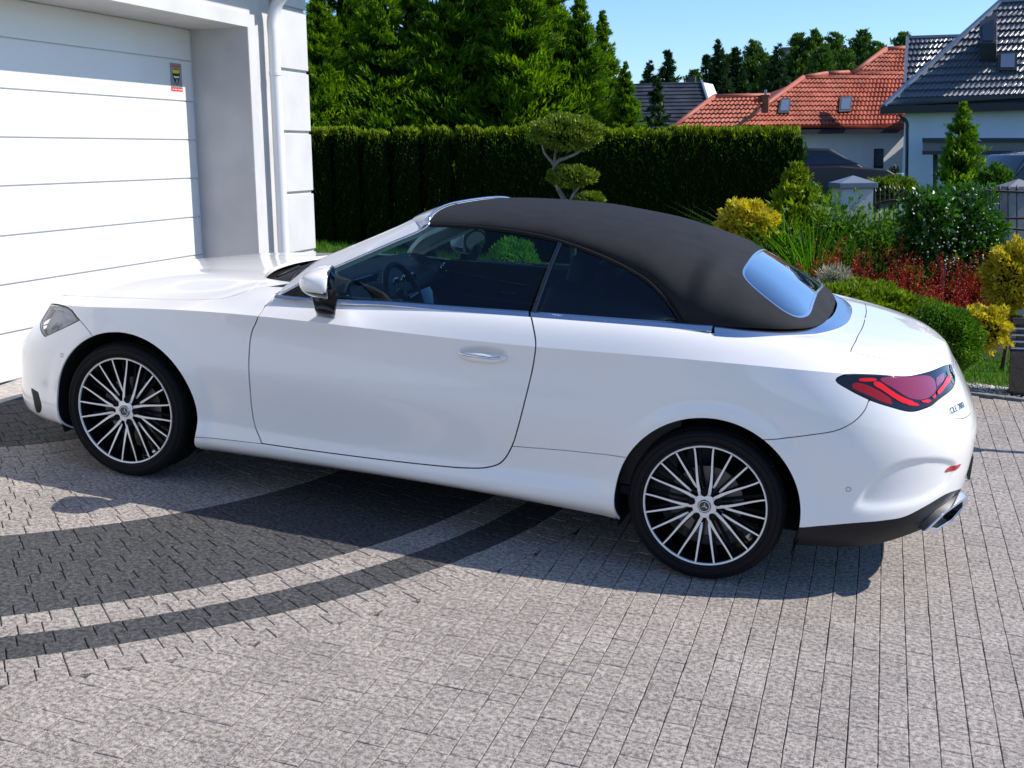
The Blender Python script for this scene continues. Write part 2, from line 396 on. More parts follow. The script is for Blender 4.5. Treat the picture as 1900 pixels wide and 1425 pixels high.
class Surf:
    """a modelled surface that can be asked where a sight line meets it, in its own (U, V) coordinates"""
    def __init__(s, M): s.M = M; s.A, s.F = M; s.t = BVHTree.FromPolygons([tuple(p) for p in s.A[:, :3]], [tuple(map(int, f)) for f in s.F])
    def uvat(s, loc, f):
        a, b, c = s.F[f]; P = s.A; v0, v1, v2 = P[b, :3]-P[a, :3], P[c, :3]-P[a, :3], np.array(loc)-P[a, :3]
        d00, d01, d11, d20, d21 = v0@v0, v0@v1, v1@v1, v2@v0, v2@v1; dn = d00*d11-d01*d01
        v = (d11*d20-d01*d21)/dn; w_ = (d00*d21-d01*d20)/dn; return P[a]*(1-v-w_)+P[b]*v+P[c]*w_
    def row(s, px, py):
        d = ray(px, py); h = s.t.ray_cast(CAMP, d)
        if h[0] is None:
            # sight line passes just beside the outline: take the nearest point of the surface
            best = None
            for k in np.linspace(4, 12, 400):
                h2 = s.t.find_nearest(CAMP+d*float(k))
                if best is None or h2[3] < best[3]: best = h2
            return s.uvat(best[0], best[2])
        return s.uvat(h[0], h[2])
    def uv(s, pts): return [s.row(*p)[6:8] for p in pts]
    def xyz(s, pts): return [s.row(*p)[:6] for p in pts]
SB = Surf(BODY)
def band(poly, w_):
    return poly
A0 = BODY[0]
GAP = .0045
# cabin opening (top view) ------------------------------------------------
def selx(x, y, xs, xe, Wd, m_): 
    """>0 inside a rounded end"""
    return 1-((np.maximum((x-xs)/(xe-xs), 0))**m_+(np.abs(y)/Wd)**m_)**(1/m_)
V6 = Vcoord[ROWK[6]]
def open_g(A):
    x, y, V = A[:, 0], A[:, 1], A[:, 7]
    front = x+.995-.24*(np.abs(y)/.75)**2.2-.34*np.clip((np.abs(y)-.56)/.12, 0, 1)**2                      # windscreen base
    side = (V-V6-.002)
    rear = np.minimum(selx(x, y, 1.30, 1.905, .822, 2.6)*.55, 9)
    s2 = np.where(x > 1.25, rear, side)
    return np.minimum(front, s2)
M = clip(BODY, -open_g(A0))
# wheel arches
def arch_g(A, xc, r):
    return np.where(A[:, 1] < -.45, np.hypot(A[:, 0]-xc, (A[:, 2]-.337)*1.0)-r, 1.0)
M = clip(M, arch_g(M[0], -1.418, .400)); M = clip(M, arch_g(M[0], 1.44, .396))

def cutout(M, poly, gap=GAP):
    g = sdf(poly, M[0][:, 6:8]); return clip(M, -(g+gap/2)), clip(M, g-gap/2)
# closed outlines traced on the body ---------------------------------------
head_px = [(96,564),(96,564),(111,566),(131,574),(148,594),(148,594),(120,608),(84,625),(84,625),(76,612),(82,585)]
head_uv = crs(SB.uv(head_px), True, 5)
tail_px = [(1551,706),(1564,696.5),(1620,695),(1682,698.5),(1720,691),(1751,679)]
tail_px2 = [(1745,738),(1720,756),(1690,763.5),(1651,754.5),(1612,741),(1574,722)]
UEND = Ucoord[-1]
tuv = SB.uv(tail_px)+[(5.50, .832), (5.54, .815), (5.54, .75), (5.47, .725)]+SB.uv(tail_px2)
tail_uv = crs(tuv, True, 5)
door_px = [(507,549),(507,549),(478,589),(466,620),(462,660),(463,710),(471,782),(486,823),(486,823),(600,839),(780,861),(870,868.5),(905,867),(930,858),(948,832),(962,790),(981,715),(992,660),(994,640),(989,604),(984,583)]
duv = [tuple(r) for r in SB.uv(door_px)]
duv += [(duv[-1][0], V6+.02), (duv[-1][0], V6+.02), (duv[0][0], V6+.02), (duv[0][0], V6+.02)]
door_uv = crs(duv, True, 6)
hood_e = [tuple(r) for r in SB.uv([(118,541),(154,549.5),(210,552),(270,554),(366,556),(424,551.5),(463,538),(490,521)])]
ve = Vcoord[ROWK[6]]+.012
hood_uv = np.concatenate([crs([(-.1, ve), (.3, ve), (hood_e[0][0]-.12, ve+.002)]+hood_e+[(hood_e[-1][0]+.10, hood_e[-1][1]+.12)], False, 5), [(2.6, 1.3), (2.6, 1.9), (-.1, 1.9)]])
tr = [tuple(r) for r in SB.uv([(1601,616),(1593,635),(1578,654)])]; tr2 = [tuple(r) for r in SB.uv([(1640,665),(1670,673.5),(1703,693)])]; tr3 = [tuple(r) for r in SB.uv([(1747,743),(1756,762),(1768,774),(1784,777)])]
def near_uv0(x, y, r0):
    h_ = SB.t.ray_cast(Vector((x, y, 2.0)), Vector((0, 0, -1))); return tuple(SB.uvat(h_[0], h_[2])[6:8])
tr0 = [near_uv0(x, y, ROWK[6]-8) for x, y in ((1.968, -.02), (1.964, -.30), (1.951, -.57))]; u0 = tr0[0][0]
trunk_uv = np.concatenate([[(UEND+.1, 1.9), (u0, 1.9)], crs(tr0+tr[2:]+[tr[-1]]+tr2+[tr2[-1]]+tr3+[(UEND+.1, tr3[-1][1])], False, 5)])
ra = [tuple(r) for r in SB.uv([(1423,816),(1504,807),(1551,799),(1581,785),(1604,762),(1612,743)])]
rb_uv = np.concatenate([crs([(ra[0][0]-.15, ra[0][1]-.02)]+ra, False, 5), [(5.0, .72), (5.5, .75), (UEND+.1, .75), (UEND+.1, -.1), (ra[0][0]-.15, -.1)]])
fa = [tuple(r) for r in SB.uv([(148,594),(168,618)])]
fb_uv = np.array([(-.1, -.1), (1.8, -.1), (fa[1][0]+.12, fa[1][1]-.15), fa[1], fa[0], (.85, .66), (.72, .72), (.60, ve-.03), (-.1, ve-.03)])
sl_px = SB.uv([(375,812),(430,817),(486,823.5)]); sl_px2 = SB.uv([(600,840),(780,862),(870,869)]); sl_px3 = SB.uv([(952,828),(1040,835),(1099,841),(1163,849)])
sill_uv = np.array([(.8, -.1), (sl_px[0][0]-.2, sl_px[0][1]-.012)]+[tuple(q) for q in sl_px]+[(q[0], q[1]+.03) for q in sl_px2]+[(3.25, .25)]+[tuple(q) for q in sl_px3]+[(sl_px3[-1][0]+.2, sl_px3[-1][1]+.01), (4.4, -.1)])
dif_uv = np.array([(4.2, -.1), (4.2, SB.uv([(1485,979)])[0][1])]+[tuple(q) for q in crs(SB.uv([(1490,979),(1581,971),(1640,966),(1678,959),(1716,940),(1755,917),(1784,906)]), False, 5)]+[(UEND+.1, SB.uv([(1784,906)])[0][1]-.02), (UEND+.1, -.1)])
M, _ = M, 0
def both(name, M_, mt, depth=.012, off=0., **kw):
    a = shell(name, M_, mt, car, depth, off); b = shell(name, flip(M_), mt, car, depth, off); return a, b
# pressed hollow at the rear bumper corner: shape the surface before cutting it
hol = crs(SB.uv([(1584,938),(1592,922),(1620,887),(1659,861),(1697,851),(1750,850),(1775,862),(1760,900),(1716,932),(1660,946),(1604,948)]), True, 5)
def hollow(Mx, poly, dep, ramp):
    A, F = Mx; d = -sdf(poly, A[:, 6:8]); A = A.copy(); A[:, :3] -= A[:, 3:6]*(dep*sstep(d/ramp))[:, None]
    P = A[:, :3]; n_ = np.cross(P[F[:, 1]]-P[F[:, 0]], P[F[:, 2]]-P[F[:, 0]]); acc = np.zeros_like(P)
    for c in range(3): np.add.at(acc, F[:, c], n_)
    l = np.linalg.norm(acc, axis=1, keepdims=True); near = (d > -.02)[:, None]
    A[:, 3:6] = np.where(near & (l > 1e-12), acc/np.maximum(l, 1e-12), A[:, 3:6]); return A, F
M = hollow(M, hol, .011, .030)
head_p, M = cutout(M, head_uv, .006)
tail_p, M = cutout(M, tail_uv, .005)
hood_p, M = cutout(M, hood_uv)
trunk_p, M = cutout(M, trunk_uv)
diff_p, M = cutout(M, dif_uv, .002)
door_p, M = cutout(M, door_uv, .0065)
sill_p, M = cutout(M, sill_uv, .0035)
fb_p, M = cutout(M, fb_uv, .004)
rb_p, M = cutout(M, rb_uv, .004)
fen_p = clip(M, 2.75-M[0][:, 6]); qua_p = clip(M, M[0][:, 6]-2.75)
# --- bonnet, boot lid, wings
shell('bonnet', mirror(hood_p), paint, car, .018)
both('front_fender', fen_p, paint, .009); both('rear_quarter_panel', qua_p, paint, .009); both('side_sill', sill_p, paint, .009)
# trunk lid, rear and front bumpers
tk = shell('boot_lid', mirror(trunk_p), paint, car, .018)
rbm = shell('rear_bumper', mirror(rb_p), paint, car, .012)
gr_uv = crs([(-.2, .26), (-.2, .26), (.50, .27), (.56, .33), (.60, .58), (.60, .58), (.40, .63), (-.2, .645), (-.2, .645)], True, 5)
grille_p, fb_p = cutout(fb_p, gr_uv, .004)
vp = crs(SB.uv([(57,719),(57,719),(71,728),(71,728),(77,752),(76,762),(70,768),(70,768),(62,742)]), True, 5)
vent_p, fb_p = cutout(fb_p, vp, .003)
lowi = crs([(-.2, .09), (-.2, .09), (.62, .10), (.70, .20), (-.2, .215), (-.2, .215)], True, 5)
low_p, fb_p = cutout(fb_p, lowi, .003)
fbm = shell('front_bumper', mirror(fb_p), paint, car, .009)
shell('air_vent', vent_p, black_pl, fbm, .01, -.002); shell('air_vent', flip(vent_p), black_pl, fbm, .01, -.002)
shell('lower_intake', mirror(low_p), black_pl, fbm, .01, -.03)
grl = shell('radiator_grille', mirror(grille_p), black_pl, car, .01, -.045)
df = shell('rear_diffuser', mirror(diff_p), black_pl, car, .02, -.004)

def grille_bits():
    bm = bmesh.new()
    for z in np.arange(.30, .60, .033): tube(bm, [(-2.255+.03*(abs(y)/.5)**2+.0, y, z) for y in np.linspace(-.50, .50, 15)], .004, 5)
    bmobj('grille_bar', bm, chrome, grl, True)
    bm = bmesh.new(); star(bm, (-2.275, 0, .45), (-1, 0, 0), .085, .012); bmobj('star_badge', bm, chrome2, grl, True, 40)
def star(bm, c, n, R_, th):
    """three-pointed star in a ring, facing n"""
    n = Vector(n).normalized(); up_ = Vector((0, 0, 1)) if abs(n.z) < .9 else Vector((0, 1, 0)); a = up_.cross(n).normalized(); b = n.cross(a); c = Vector(c)
    for k in range(40):
        t0, t1 = 2*PI*k/40, 2*PI*(k+1)/40
        P = [c+(a*math.cos(t)+b*math.sin(t))*r for t in (t0, t1) for r in (R_, R_*.88)]
        Q = [p+n*th for p in P]; vs = [bm.verts.new(p) for p in P+Q]
        for f in ((4, 5, 7, 6), (0, 4, 6, 2), (1, 3, 7, 5)): bm.faces.new([vs[i] for i in f])
    for k in range(3):
        t = PI/2+k*2*PI/3; tip = c+(a*math.cos(t)+b*math.sin(t))*R_*.9; o = c+n*th*1.25
        l = c+(a*math.cos(t+PI/3)+b*math.sin(t+PI/3))*R_*.16; r = c+(a*math.cos(t-PI/3)+b*math.sin(t-PI/3))*R_*.16
        vs = [bm.verts.new(p) for p in (tip, l, r, o)]
        bm.faces.new((vs[0], vs[1], vs[3])); bm.faces.new((vs[0], vs[3], vs[2]))
grille_bits()

# --- headlights: recessed reflector bowl, daylight strip and clear cover
hl_in = mat('lamp_housing', (.74, .75, .78), .35, 0.); hl_w = mat('lamp_light_guide', (.80, .82, .86), .18, coat=1.)
for k_, fl in enumerate((lambda m_: m_, flip)):
    base = shell('headlight', fl(head_p), hl_in, car, .05, -.035)
    strip_uv = crs(SB.uv([(97,566),(97,566),(112,568),(130,576),(145,592),(145,592),(136,590),(127,583),(110,575),(95,573),(95,573)]), True, 5)
    st, _ = cutout(head_p, strip_uv, 0); shell('daylight_strip', fl(st), hl_w, base, .01, -.012)
    pod, _ = cutout(head_p, crs(SB.uv([(99,596),(104,606),(97,617),(89,616),(90,604)]), True, 5), 0); shell('lamp_projector', fl(pod), chrome2, base, .02, -.02)
    hg = sdf(head_uv, head_p[0][:, 6:8]); rim = clip(head_p, -(hg+.009)); shell('lamp_seal', fl(clip(head_p, hg+.009)), gloss_bk, base, .01, -.002)
    shell('lamp_cover', fl(rim), lens_clear, base, 0, -.003)
# --- tail lights: smoked cover with red light guides
tl_dark = mat('smoked_lens', (.006, .002, .003), .05, coat=.35, spec=.5)
tl_red = mat('red_light_guide', (.75, .008, .006), .15, coat=.3, spec=.3); tl_mid = mat('ruby_lens', (.30, .008, .035), .06, .25, coat=1., spec=.8); tl_mk = mat('marker_red', (.30, .004, .004), .25, coat=.3, spec=.3)  # ruby lens leans magenta, a pink sky highlight put into its colour
for fl in (lambda m_: m_, flip):
    base = shell('tail_light', fl(tail_p), tl_dark, car, .02, -.001)
    for nm, mt_, pts, of_ in (
        ('light_guide', tl_red, [(1590,704),(1599,702),(1625,703),(1626,706),(1612,708),(1597,707.5)], .003),
        ('light_guide', tl_red, [(1620,709),(1632,709),(1647,720),(1667,733),(1690,743),(1709,744),(1730,735),(1736,727),(1736,727),(1736,738),(1736,738),(1713,751),(1693,753),(1674,748),(1655,737),(1636,724),(1620,714)], .003),
        ('light_guide', tl_red, [(1738,725),(1738,725),(1748,714),(1755,702),(1761,696),(1763,703),(1755,716),(1746,728),(1738,735),(1738,735)], .003),
        ('inner_lens', tl_mid, [(1632,703.5),(1682,699.5),(1722,697),(1734,706),(1737,721),(1713,741),(1686,738),(1660,722)], .0006),
        ('inner_lens', tl_mid, [(1738,700),(1752,692),(1752,700),(1744,712),(1738,717)], .0006),
        ('side_marker', tl_mk, [(1580,714),(1590,710),(1612,716),(1643,733),(1657,745),(1655,750),(1636,745),(1605,731),(1582,720)], .0008)):
        p_, _ = cutout(tail_p, crs(SB.uv(pts), True, 4), 0); shell(nm, fl(p_), mt_, base, 0, of_)
# --- door with recessed handle
hc = [(848,657),(852,648),(868,641),(896,639.5),(925,643),(941,652),(943,661),(936,670),(905,675),(870,672),(853,665)]
h_uv = crs(SB.uv(hc), True, 6)
hand_p, door_p = cutout(door_p, h_uv, 0)
for sgn, fl in ((1, lambda m_: m_), (-1, flip)):
    dr = shell('door', fl(door_p), paint, car, .02)
    A, F = hand_p; A = A.copy(); d_ = -sdf(h_uv, A[:, 6:8]); A[:, :3] -= A[:, 3:6]*(.022*sstep(d_/.045))[:, None]
    P_ = A[:, :3]; n_ = np.cross(P_[F[:, 1]]-P_[F[:, 0]], P_[F[:, 2]]-P_[F[:, 0]]); acc = np.zeros_like(P_)
    for c in range(3): np.add.at(acc, F[:, c], n_)
    A[:, 3:6] = acc/np.maximum(np.linalg.norm(acc, axis=1, keepdims=True), 1e-12)
    shell('handle_recess', fl((A, F)), paint, dr, 0)
    hx = SB.xyz([(850,656),(866,659),(884,661),(902,663),(922,665),(941,663)])
    bm = bmesh.new(); cpts = [Vector(q[:3])+Vector(q[3:6])*o for q, o in zip(hx, (.002, .016, .021, .022, .019, .004))]
    if sgn < 0: cpts = [Vector((p.x, -p.y, p.z)) for p in cpts]
    cp = [Vector(p) for p in crs([tuple(p) for p in cpts], False, 5)]; n = len(cp); rings = []
    for i, p in enumerate(cp):
        e = math.sin(PI*i/(n-1))**.35 if 0 < i < n-1 else .25
        rings.append([bm.verts.new(p+Vector((0, -sgn*.008*math.sin(t)*e,   .021*math.cos(t)*e))) for t in np.linspace(0, 2*PI, 12, endpoint=False)])
    for r0, r1 in zip(rings, rings[1:]):
        for k in range(12): bm.faces.new((r0[k], r0[(k+1) % 12], r1[(k+1) % 12], r1[k]))
    bm.faces.new(rings[0]); bm.faces.new(rings[-1]); bmesh.ops.recalc_face_normals(bm, faces=bm.faces)
    dh = bmobj('door_handle', bm, paint, dr, True)
    bm = bmesh.new(); tube(bm, [p+Vector((0, -sgn*.007, .007)) for p in cp[2:-2]], .0062, 8); bmobj('handle_trim', bm, chrome2, dh if False else dr, True)
# --- small body details
bm = bmesh.new()
def ring_at(bm, px, py, r, fl=1):
    q = SB.row(px, py); c, n = Vector(q[:3]), Vector(q[3:6]); a = n.orthogonal().normalized(); b = n.cross(a)
    for k in range(20):
        t0, t1 = 2*PI*k/20, 2*PI*(k+1)/20
        vs = [bm.verts.new(c+n*.0012+(a*math.cos(t)+b*math.sin(t))*rr) for t in (t0, t1) for rr in (r, r*.75)]
        if fl < 0:
            for v in vs: v.co.y *= -1
        bm.faces.new((vs[0], vs[1], vs[3], vs[2]))
for px_, py_, par in ((1574, 908, rbm), (115, 659, fbm)):
    for fl in (1, -1):
        bm = bmesh.new(); ring_at(bm, px_, py_, .011, fl); bmobj('parking_sensor', bm, mat('sensor_ring', (.25, .26, .28), .5), par)
rf, _ = cutout(rb_p, crs(SB.uv([(1755,879),(1755,879),(1762,870),(1775,863),(1784,859),(1784,859),(1779,867),(1768,875)]), True, 4), 0)
for fl in (lambda m_: m_, flip): shell('rear_reflector', fl(rf), mat('reflector_red', (.45, .01, .01), .15, coat=1.), rbm, .004, .002)

# ------------------------------------------------------------------ greenhouse
def yg(z): return -(.826-.37*(z-1.0)-.16*max(z-1.0, 0)**2)
def gpt(px, py, dy=0.):
    """point of the sloping side-window surface seen at a place of the photograph"""
    Y = -.8; d = ray(px, py)
    for _ in range(12):
        t = (Y-CAMP.y)/d.y; z = CAMP.z+d.z*t; Y = yg(z)+dy
    return Vector((CAMP.x+d.x*t, Y, z))
# fabric roof: lower edge line from the windscreen header to the middle of the rear deck
t0a = [gpt(*p) for p in ((797,416),(830,417),(871,419),(941,426),(1000,436),(1040,446),(1110,471),(1165,497),(1205,522),(1243,562),(1266,597))]
t0b = [(1.38, -.797, 1.098), (1.54, -.775, 1.104), (1.66, -.722, 1.106), (1.745, -.62, 1.104), (1.795, -.45, 1.102), (1.815, -.25, 1.10), (1.82, 0, 1.10)]
nA, nB = 12, 14
T0a = crs([tuple(p) for p in t0a], False, nA); T0b = crs([tuple(T0a[-1])]+t0b, False, nB)
T0 = np.concatenate([T0a[:-1], T0b]); iA = len(T0a)-1
zcx, zcv = kn({-.20: 1.392, -.14: 1.405, -.03: 1.43, .14: 1.453, .34: 1.465, .55: 1.469, .75: 1.463, .93: 1.448, 1.15: 1.415, 1.29: 1.38, 1.42: 1.325, 1.56: 1.262, 1.68: 1.20, 1.78: 1.135, 1.82: 1.10})
zc = lambda x: cubic(zcx, zcv, x)
cx = T0[:, 0].copy(); cx[:iA] -= .115*np.clip(1-(cx[:iA]-T0[0, 0])/.55, 0, 1)**1.5
arc = np.concatenate([[0], np.cumsum(np.linalg.norm(np.diff(T0[iA:], axis=0), axis=1))]); cx[iA:] = T0[iA, 0]+(1.82-T0[iA, 0])*(arc/arc[-1])**.92
NVT = 56; ph = np.linspace(0, PI/2, NVT)
nn_ = np.interp(np.arange(len(T0)), [0, iA*.5, iA, len(T0)-1], [2.35, 2.35, 2.45, 2.2])
c_ = np.cos(ph)[:, None]**(2/nn_)[None]; c_[-1] = 0; s_ = np.sin(ph)[:, None]**(2/nn_)[None]
TG = np.zeros((NVT, len(T0), 3)); zC = zc(cx)
TG[..., 0] = T0[:, 0]+(cx-T0[:, 0])*(1-c_); TG[..., 1] = T0[:, 1]*c_; TG[..., 2] = T0[:, 2]+(np.maximum(zc(TG[..., 0]), T0[:, 2]+.0)-T0[:, 2])*s_
def tnormals(G_):
    n_ = np.cross(np.gradient(G_, axis=1), np.gradient(G_, axis=0)); l = np.linalg.norm(n_, axis=2, keepdims=True); n_ = n_/np.maximum(l, 1e-12)
    if n_[NVT-3, 60, 2] < 0: n_ = -n_
    n_[-1, :, 1] = 0; return n_
TN = tnormals(TG)
# the canvas is stretched over hoops and slackens between them
XX, VVn = TG[..., 0], np.broadcast_to(np.linspace(0, 1, NVT)[:, None], TG.shape[:2])
dsp = .014*np.exp(-((XX-1.31-.10*(VVn-.4))/.045)**2)*np.exp(-((VVn-.42)/.26)**2)-.006*np.exp(-((XX-1.18)/.07)**2)*np.exp(-((VVn-.3)/.22)**2)
dsp += .0025*np.exp(-((XX-.62)/.09)**2)*np.clip(VVn*4, 0, 1)+.002*np.exp(-((XX-.98)/.09)**2)*np.clip(VVn*4, 0, 1)
for i in range(NVT):
    for j in range(TG.shape[1]):
        p = TG[i, j]; dsp[i, j] += .0035*noise.noise(Vector((p[0]*4, p[1]*4, p[2]*4)))*min(1, i/5)*max(0, 1-i/30)
TG += TN*dsp[..., None]; TG[-1, :, 1] = 0; TN = tnormals(TG)
tu = np.concatenate([[0], np.cumsum(np.linalg.norm(np.diff(TG[NVT//3], axis=0), axis=1))]); tv = np.concatenate([[0], np.cumsum(np.linalg.norm(np.diff(TG, axis=0), axis=2)[:, 20:iA].mean(1))])
TOP = grid_mesh(TG, TN, tu, tv); ST = Surf(TOP)
gpx = [(1404,475),(1404,475),(1388,484),(1378,495),(1388,511),(1420,535),(1456,560),(1474,569),(1486,571),(1501,566),(1510,560)]
gxy = crs([(1.738, .25), (1.738, 0), (1.740, -.25), (1.742, -.43), (1.733, -.53), (1.710, -.602), (1.680, -.634), (1.640, -.644), (1.551, -.613), (1.465, -.549), (1.437, -.500), (1.428, -.44), (1.427, -.30), (1.424, 0), (1.427, .25)], False, 5)
gg0 = sdf(gxy, TOP[0][:, 0:2]); gg0 = np.where(TOP[0][:, 2] > 1.12, gg0, 1.)
rgl = clip(TOP, -gg0); cvs = clip(TOP, gg0); gg = sdf(gxy, rgl[0][:, 0:2])
roof = shell('canvas_roof', mirror(cvs), canvas, car, .02)
rw = shell('rear_window', mirror(rgl), glass('rear_glass', (.10, .12, .13), 3.2), car, 0, -.002)
shell('window_frame', mirror(clip(rgl, gg+.010)), chrome, rw, .006, .001)
# waist trim: satin aluminium, door section, quarter section and the bow behind the roof
def top_strip(px_top, px_bot, n):
    a = crs(px_top, False, 8); b = crs(px_bot, False, 8)
    def rs(c): 
        L_ = np.concatenate([[0], np.cumsum(np.linalg.norm(np.diff(c, axis=0), axis=1))]); t = np.linspace(0, L_[-1], n); return np.stack([np.interp(t, L_, c[:, k]) for k in (0, 1)], 1)
    return rs(a), rs(b)
def strip_obj(name, P, Q, mt, parent, bulge=.004, th=.006, rows=6, out=None):
    """raised moulding between two edge lines"""
    P, Q = np.array(P), np.array(Q); n = len(P); V = []
    d = Q-P; tg = np.gradient(P, axis=0); nn = np.cross(tg, d); nn /= np.linalg.norm(nn, axis=1, keepdims=True)+1e-12
    o = np.array(out if out is not None else (0, -1, .4)); nn *= np.sign(nn@o)[:, None]+(np.abs(nn@o) < 1e-9)[:, None]
    rowsP = [P-nn*th]+[P+d*t+nn*(bulge*math.sin(PI*t)+.0005) for t in np.linspace(0, 1, rows)]+[Q-nn*th]
    V = np.concatenate(rowsP); F = []
    for r in range(len(rowsP)-1):
        for i in range(n-1): a = r*n+i; F.append((a, a+1, a+1+n, a+n))
    bm = bmesh.new(); vs = [bm.verts.new(p) for p in V]
    for f in F:
        try: bm.faces.new([vs[i] for i in f])
        except ValueError: pass
    bmesh.ops.recalc_face_normals(bm, faces=bm.faces)
    return bmobj(name, bm, mt, parent, True, 50)
def mir(P): P = np.array([tuple(p) for p in P]); P = P.copy(); P[:, 1] *= -1; return P
cb_px = [(509,550.5),(566,556.5),(636,564),(700,565),(836,577),(981,588)]; ct_px = [(517,547.5),(566,551),(636,556),(700,558.5),(836,567.5),(981,577.5)]
cb2 = [(985,588.5),(1080,595),(1175,603),(1250,609),(1320,614.5)]; ct2 = [(985,578),(1080,585),(1175,592),(1267,598),(1324,601)]
a, b = top_strip(ct_px, cb_px, 40); a2, b2 = top_strip(ct2, cb2, 40)
trimP = [np.array([gpt(*p, -.004) for p in a]), np.array([gpt(*p, -.004) for p in a2])]; trimQ = [np.array([gpt(*p, -.026) for p in b]), np.array([gpt(*p, -.026) for p in b2])]
for P_, Q_ in zip(trimP, trimQ):
    strip_obj('waist_trim', P_, Q_, chrome, car); strip_obj('waist_trim', mir(P_), mir(Q_), chrome, car, out=(0, 1, .4))
def rs3(c, n): L_ = np.concatenate([[0], np.cumsum(np.linalg.norm(np.diff(c, axis=0), axis=1))]); t = np.linspace(0, L_[-1], n); return np.stack([np.interp(t, L_, c[:, k]) for k in range(3)], 1)
def bow(xs, xe, Wd, m_, n=40, y_end=True):
    th = np.linspace(PI/2, 0, n); x = xs+(xe-xs)*np.maximum(np.cos(th), 0)**(2/m_); y = -Wd*np.maximum(np.sin(th), 0)**(2/m_); return x, y
xo, yo = bow(1.30, 1.905, .836, 2.6, 60); xi, yi = bow(1.30, 1.832, .792, 2.6, 60)
k_ = xo > trimP[1][-1][0]+.003; xo, yo = xo[k_], yo[k_]; k_ = xi > trimP[1][-1][0]+.003; xi, yi = xi[k_], yi[k_]; x0_ = np.zeros(0)
zo = lambda x: 1.079-.020*np.clip((x-1.4)/.5, 0, 1)**2
Po = np.stack([np.concatenate([x0_, xo]), np.concatenate([0*x0_-.832, yo]), 0*np.concatenate([x0_, xo])], 1); Po[:, 2] = [((SB.t.ray_cast(Vector((float(p[0]), min(float(p[1])*1.004, -1e-4), 1.3)), Vector((0, 0, -1)))[0] or Vector((0, 0, 1.07))).z)+.003 for p in Po]
Pi = np.stack([np.concatenate([x0_, xi]), np.concatenate([0*x0_-.79, yi]), 0*np.concatenate([x0_, xi])], 1); Pi[:, 2] = 1.100
Po, Pi = rs3(Po, 50), rs3(Pi, 50)
bi = strip_obj('rear_deck_trim', np.concatenate([Pi, mir(Pi)[::-1][1:]]), np.concatenate([Po, mir(Po)[::-1][1:]]), chrome, car, .005, .02, 8, out=(0, 0, 1))
#
bm = bmesh.new()
tube(bm, [tuple(p+np.array((0, -.003, -.004))) for p in T0[:iA+1:3]], .0085, 8); bmobj('roof_seal', bm, rubber, roof, True)
bm = bmesh.new(); tube(bm, [tuple(p+np.array((0, .003, -.004))) for p in mir(T0[:iA+1:3])], .0085, 8); bmobj('roof_seal', bm, rubber, roof, True)
# side glass
top_px = [(520,544),(569,519),(625,494),(696,463),(740,444),(780,428),(801,421),(871,421),(941,428),(1000,438),(1034,447)]
bot_px = [(520,549),(569,552),(625,557),(696,559),(780,565),(860,570),(981,578)]
def patch(name, tp_, bp_, mt, parent, n=50, rows=8, dy=0., bulge=.006, flipy=False, frame=None):
    a, b = top_strip(tp_, bp_, n); P = np.array([gpt(*p, dy) for p in a]); Q = np.array([gpt(*p, dy) for p in b])
    if flipy: P, Q = mir(P), mir(Q)
    V = []; F = []
    for r in range(rows):
        t = r/(rows-1); V.append(P+(Q-P)*t+np.array((0, (1 if flipy else -1)*bulge*math.sin(PI*t), 0)))
    V = np.concatenate(V)
    for r in range(rows-1):
        for i in range(n-1): k = r*n+i; F.append((k, k+1, k+1+n, k+n))
    return mesh(name, V, F, mt, parent)
q_top = [(1037,449),(1060,454),(1105,470),(1158,497),(1196,523),(1231,556),(1258,592)]; q_bot = [(989,578),(1040,582),(1110,587),(1175,592),(1230,595.5),(1258,597)]
for fy in (False, True):
    patch('side_window', top_px[1:], bot_px[1:], win_glass, car, dy=.006, flipy=fy)
    patch('quarter_window', q_top, q_bot, glass('quarter_glass', (.16, .27, .32), 1.15), car, dy=.006, flipy=fy)
    patch('window_sail', [(517,547.5),(545,531),(571,517)], [(517,549),(545,550),(575,553)], gloss_bk, car, n=10, rows=4, dy=-.001, bulge=0, flipy=fy)
    # black seal between the two panes, and round the pane tops
    P_ = [gpt(*p, -.003) for p in ((1036,448),(1018,490),(1003,530),(986,578))]
    Q_ = [p+Vector((.020, 0, 0)) for p in P_]
    if fy: P_, Q_ = mir(P_), mir(Q_)
    strip_obj('window_divider', [tuple(p) for p in P_], [tuple(p) for p in Q_], gloss_bk, car, .004, .02, 4, out=(0, 1 if fy else -1, .3))
# windscreen pillar and header
pl = [(517,547),(545,531),(569,518),(625,493),(696,462),(740,443),(780,426)]
pu = [(538,527),(560,505),(590,483),(643,460),(696,438),(740,419),(765,407)]
def lineres(pts, n): 
    c = crs(pts, False, 8); L_ = np.concatenate([[0], np.cumsum(np.linalg.norm(np.diff(c, axis=0), axis=1))]); t = np.linspace(0, L_[-1], n); return np.stack([np.interp(t, L_, c[:, k]) for k in range(c.shape[1])], 1)
plr, pur = lineres(pl, 40), lineres(pu, 40)
PL = np.array([gpt(*p, -.002) for p in plr]); PU = np.array([gpt(*p, .085+.03*(i/39)) for i, p in enumerate(pur)])
for fy in (False, True):
    a_, b_ = (mir(PL), mir(PU)) if fy else (PL, PU)
    strip_obj('windscreen_pillar', a_, b_, paint, car, .010, .03, 10, out=(-.3, 1 if fy else -1, 1))
    ed = np.array([gpt(*p, -.006) for p in lineres([(517,548),(545,533),(569,520),(625,495),(696,464),(740,445),(778,429),(791,421),(797,414)], 40)])
    if fy: ed = mir(ed)
    bm = bmesh.new(); tube(bm, [tuple(p) for p in ed], .006, 8); bmobj('window_trim', bm, chrome, car, True)
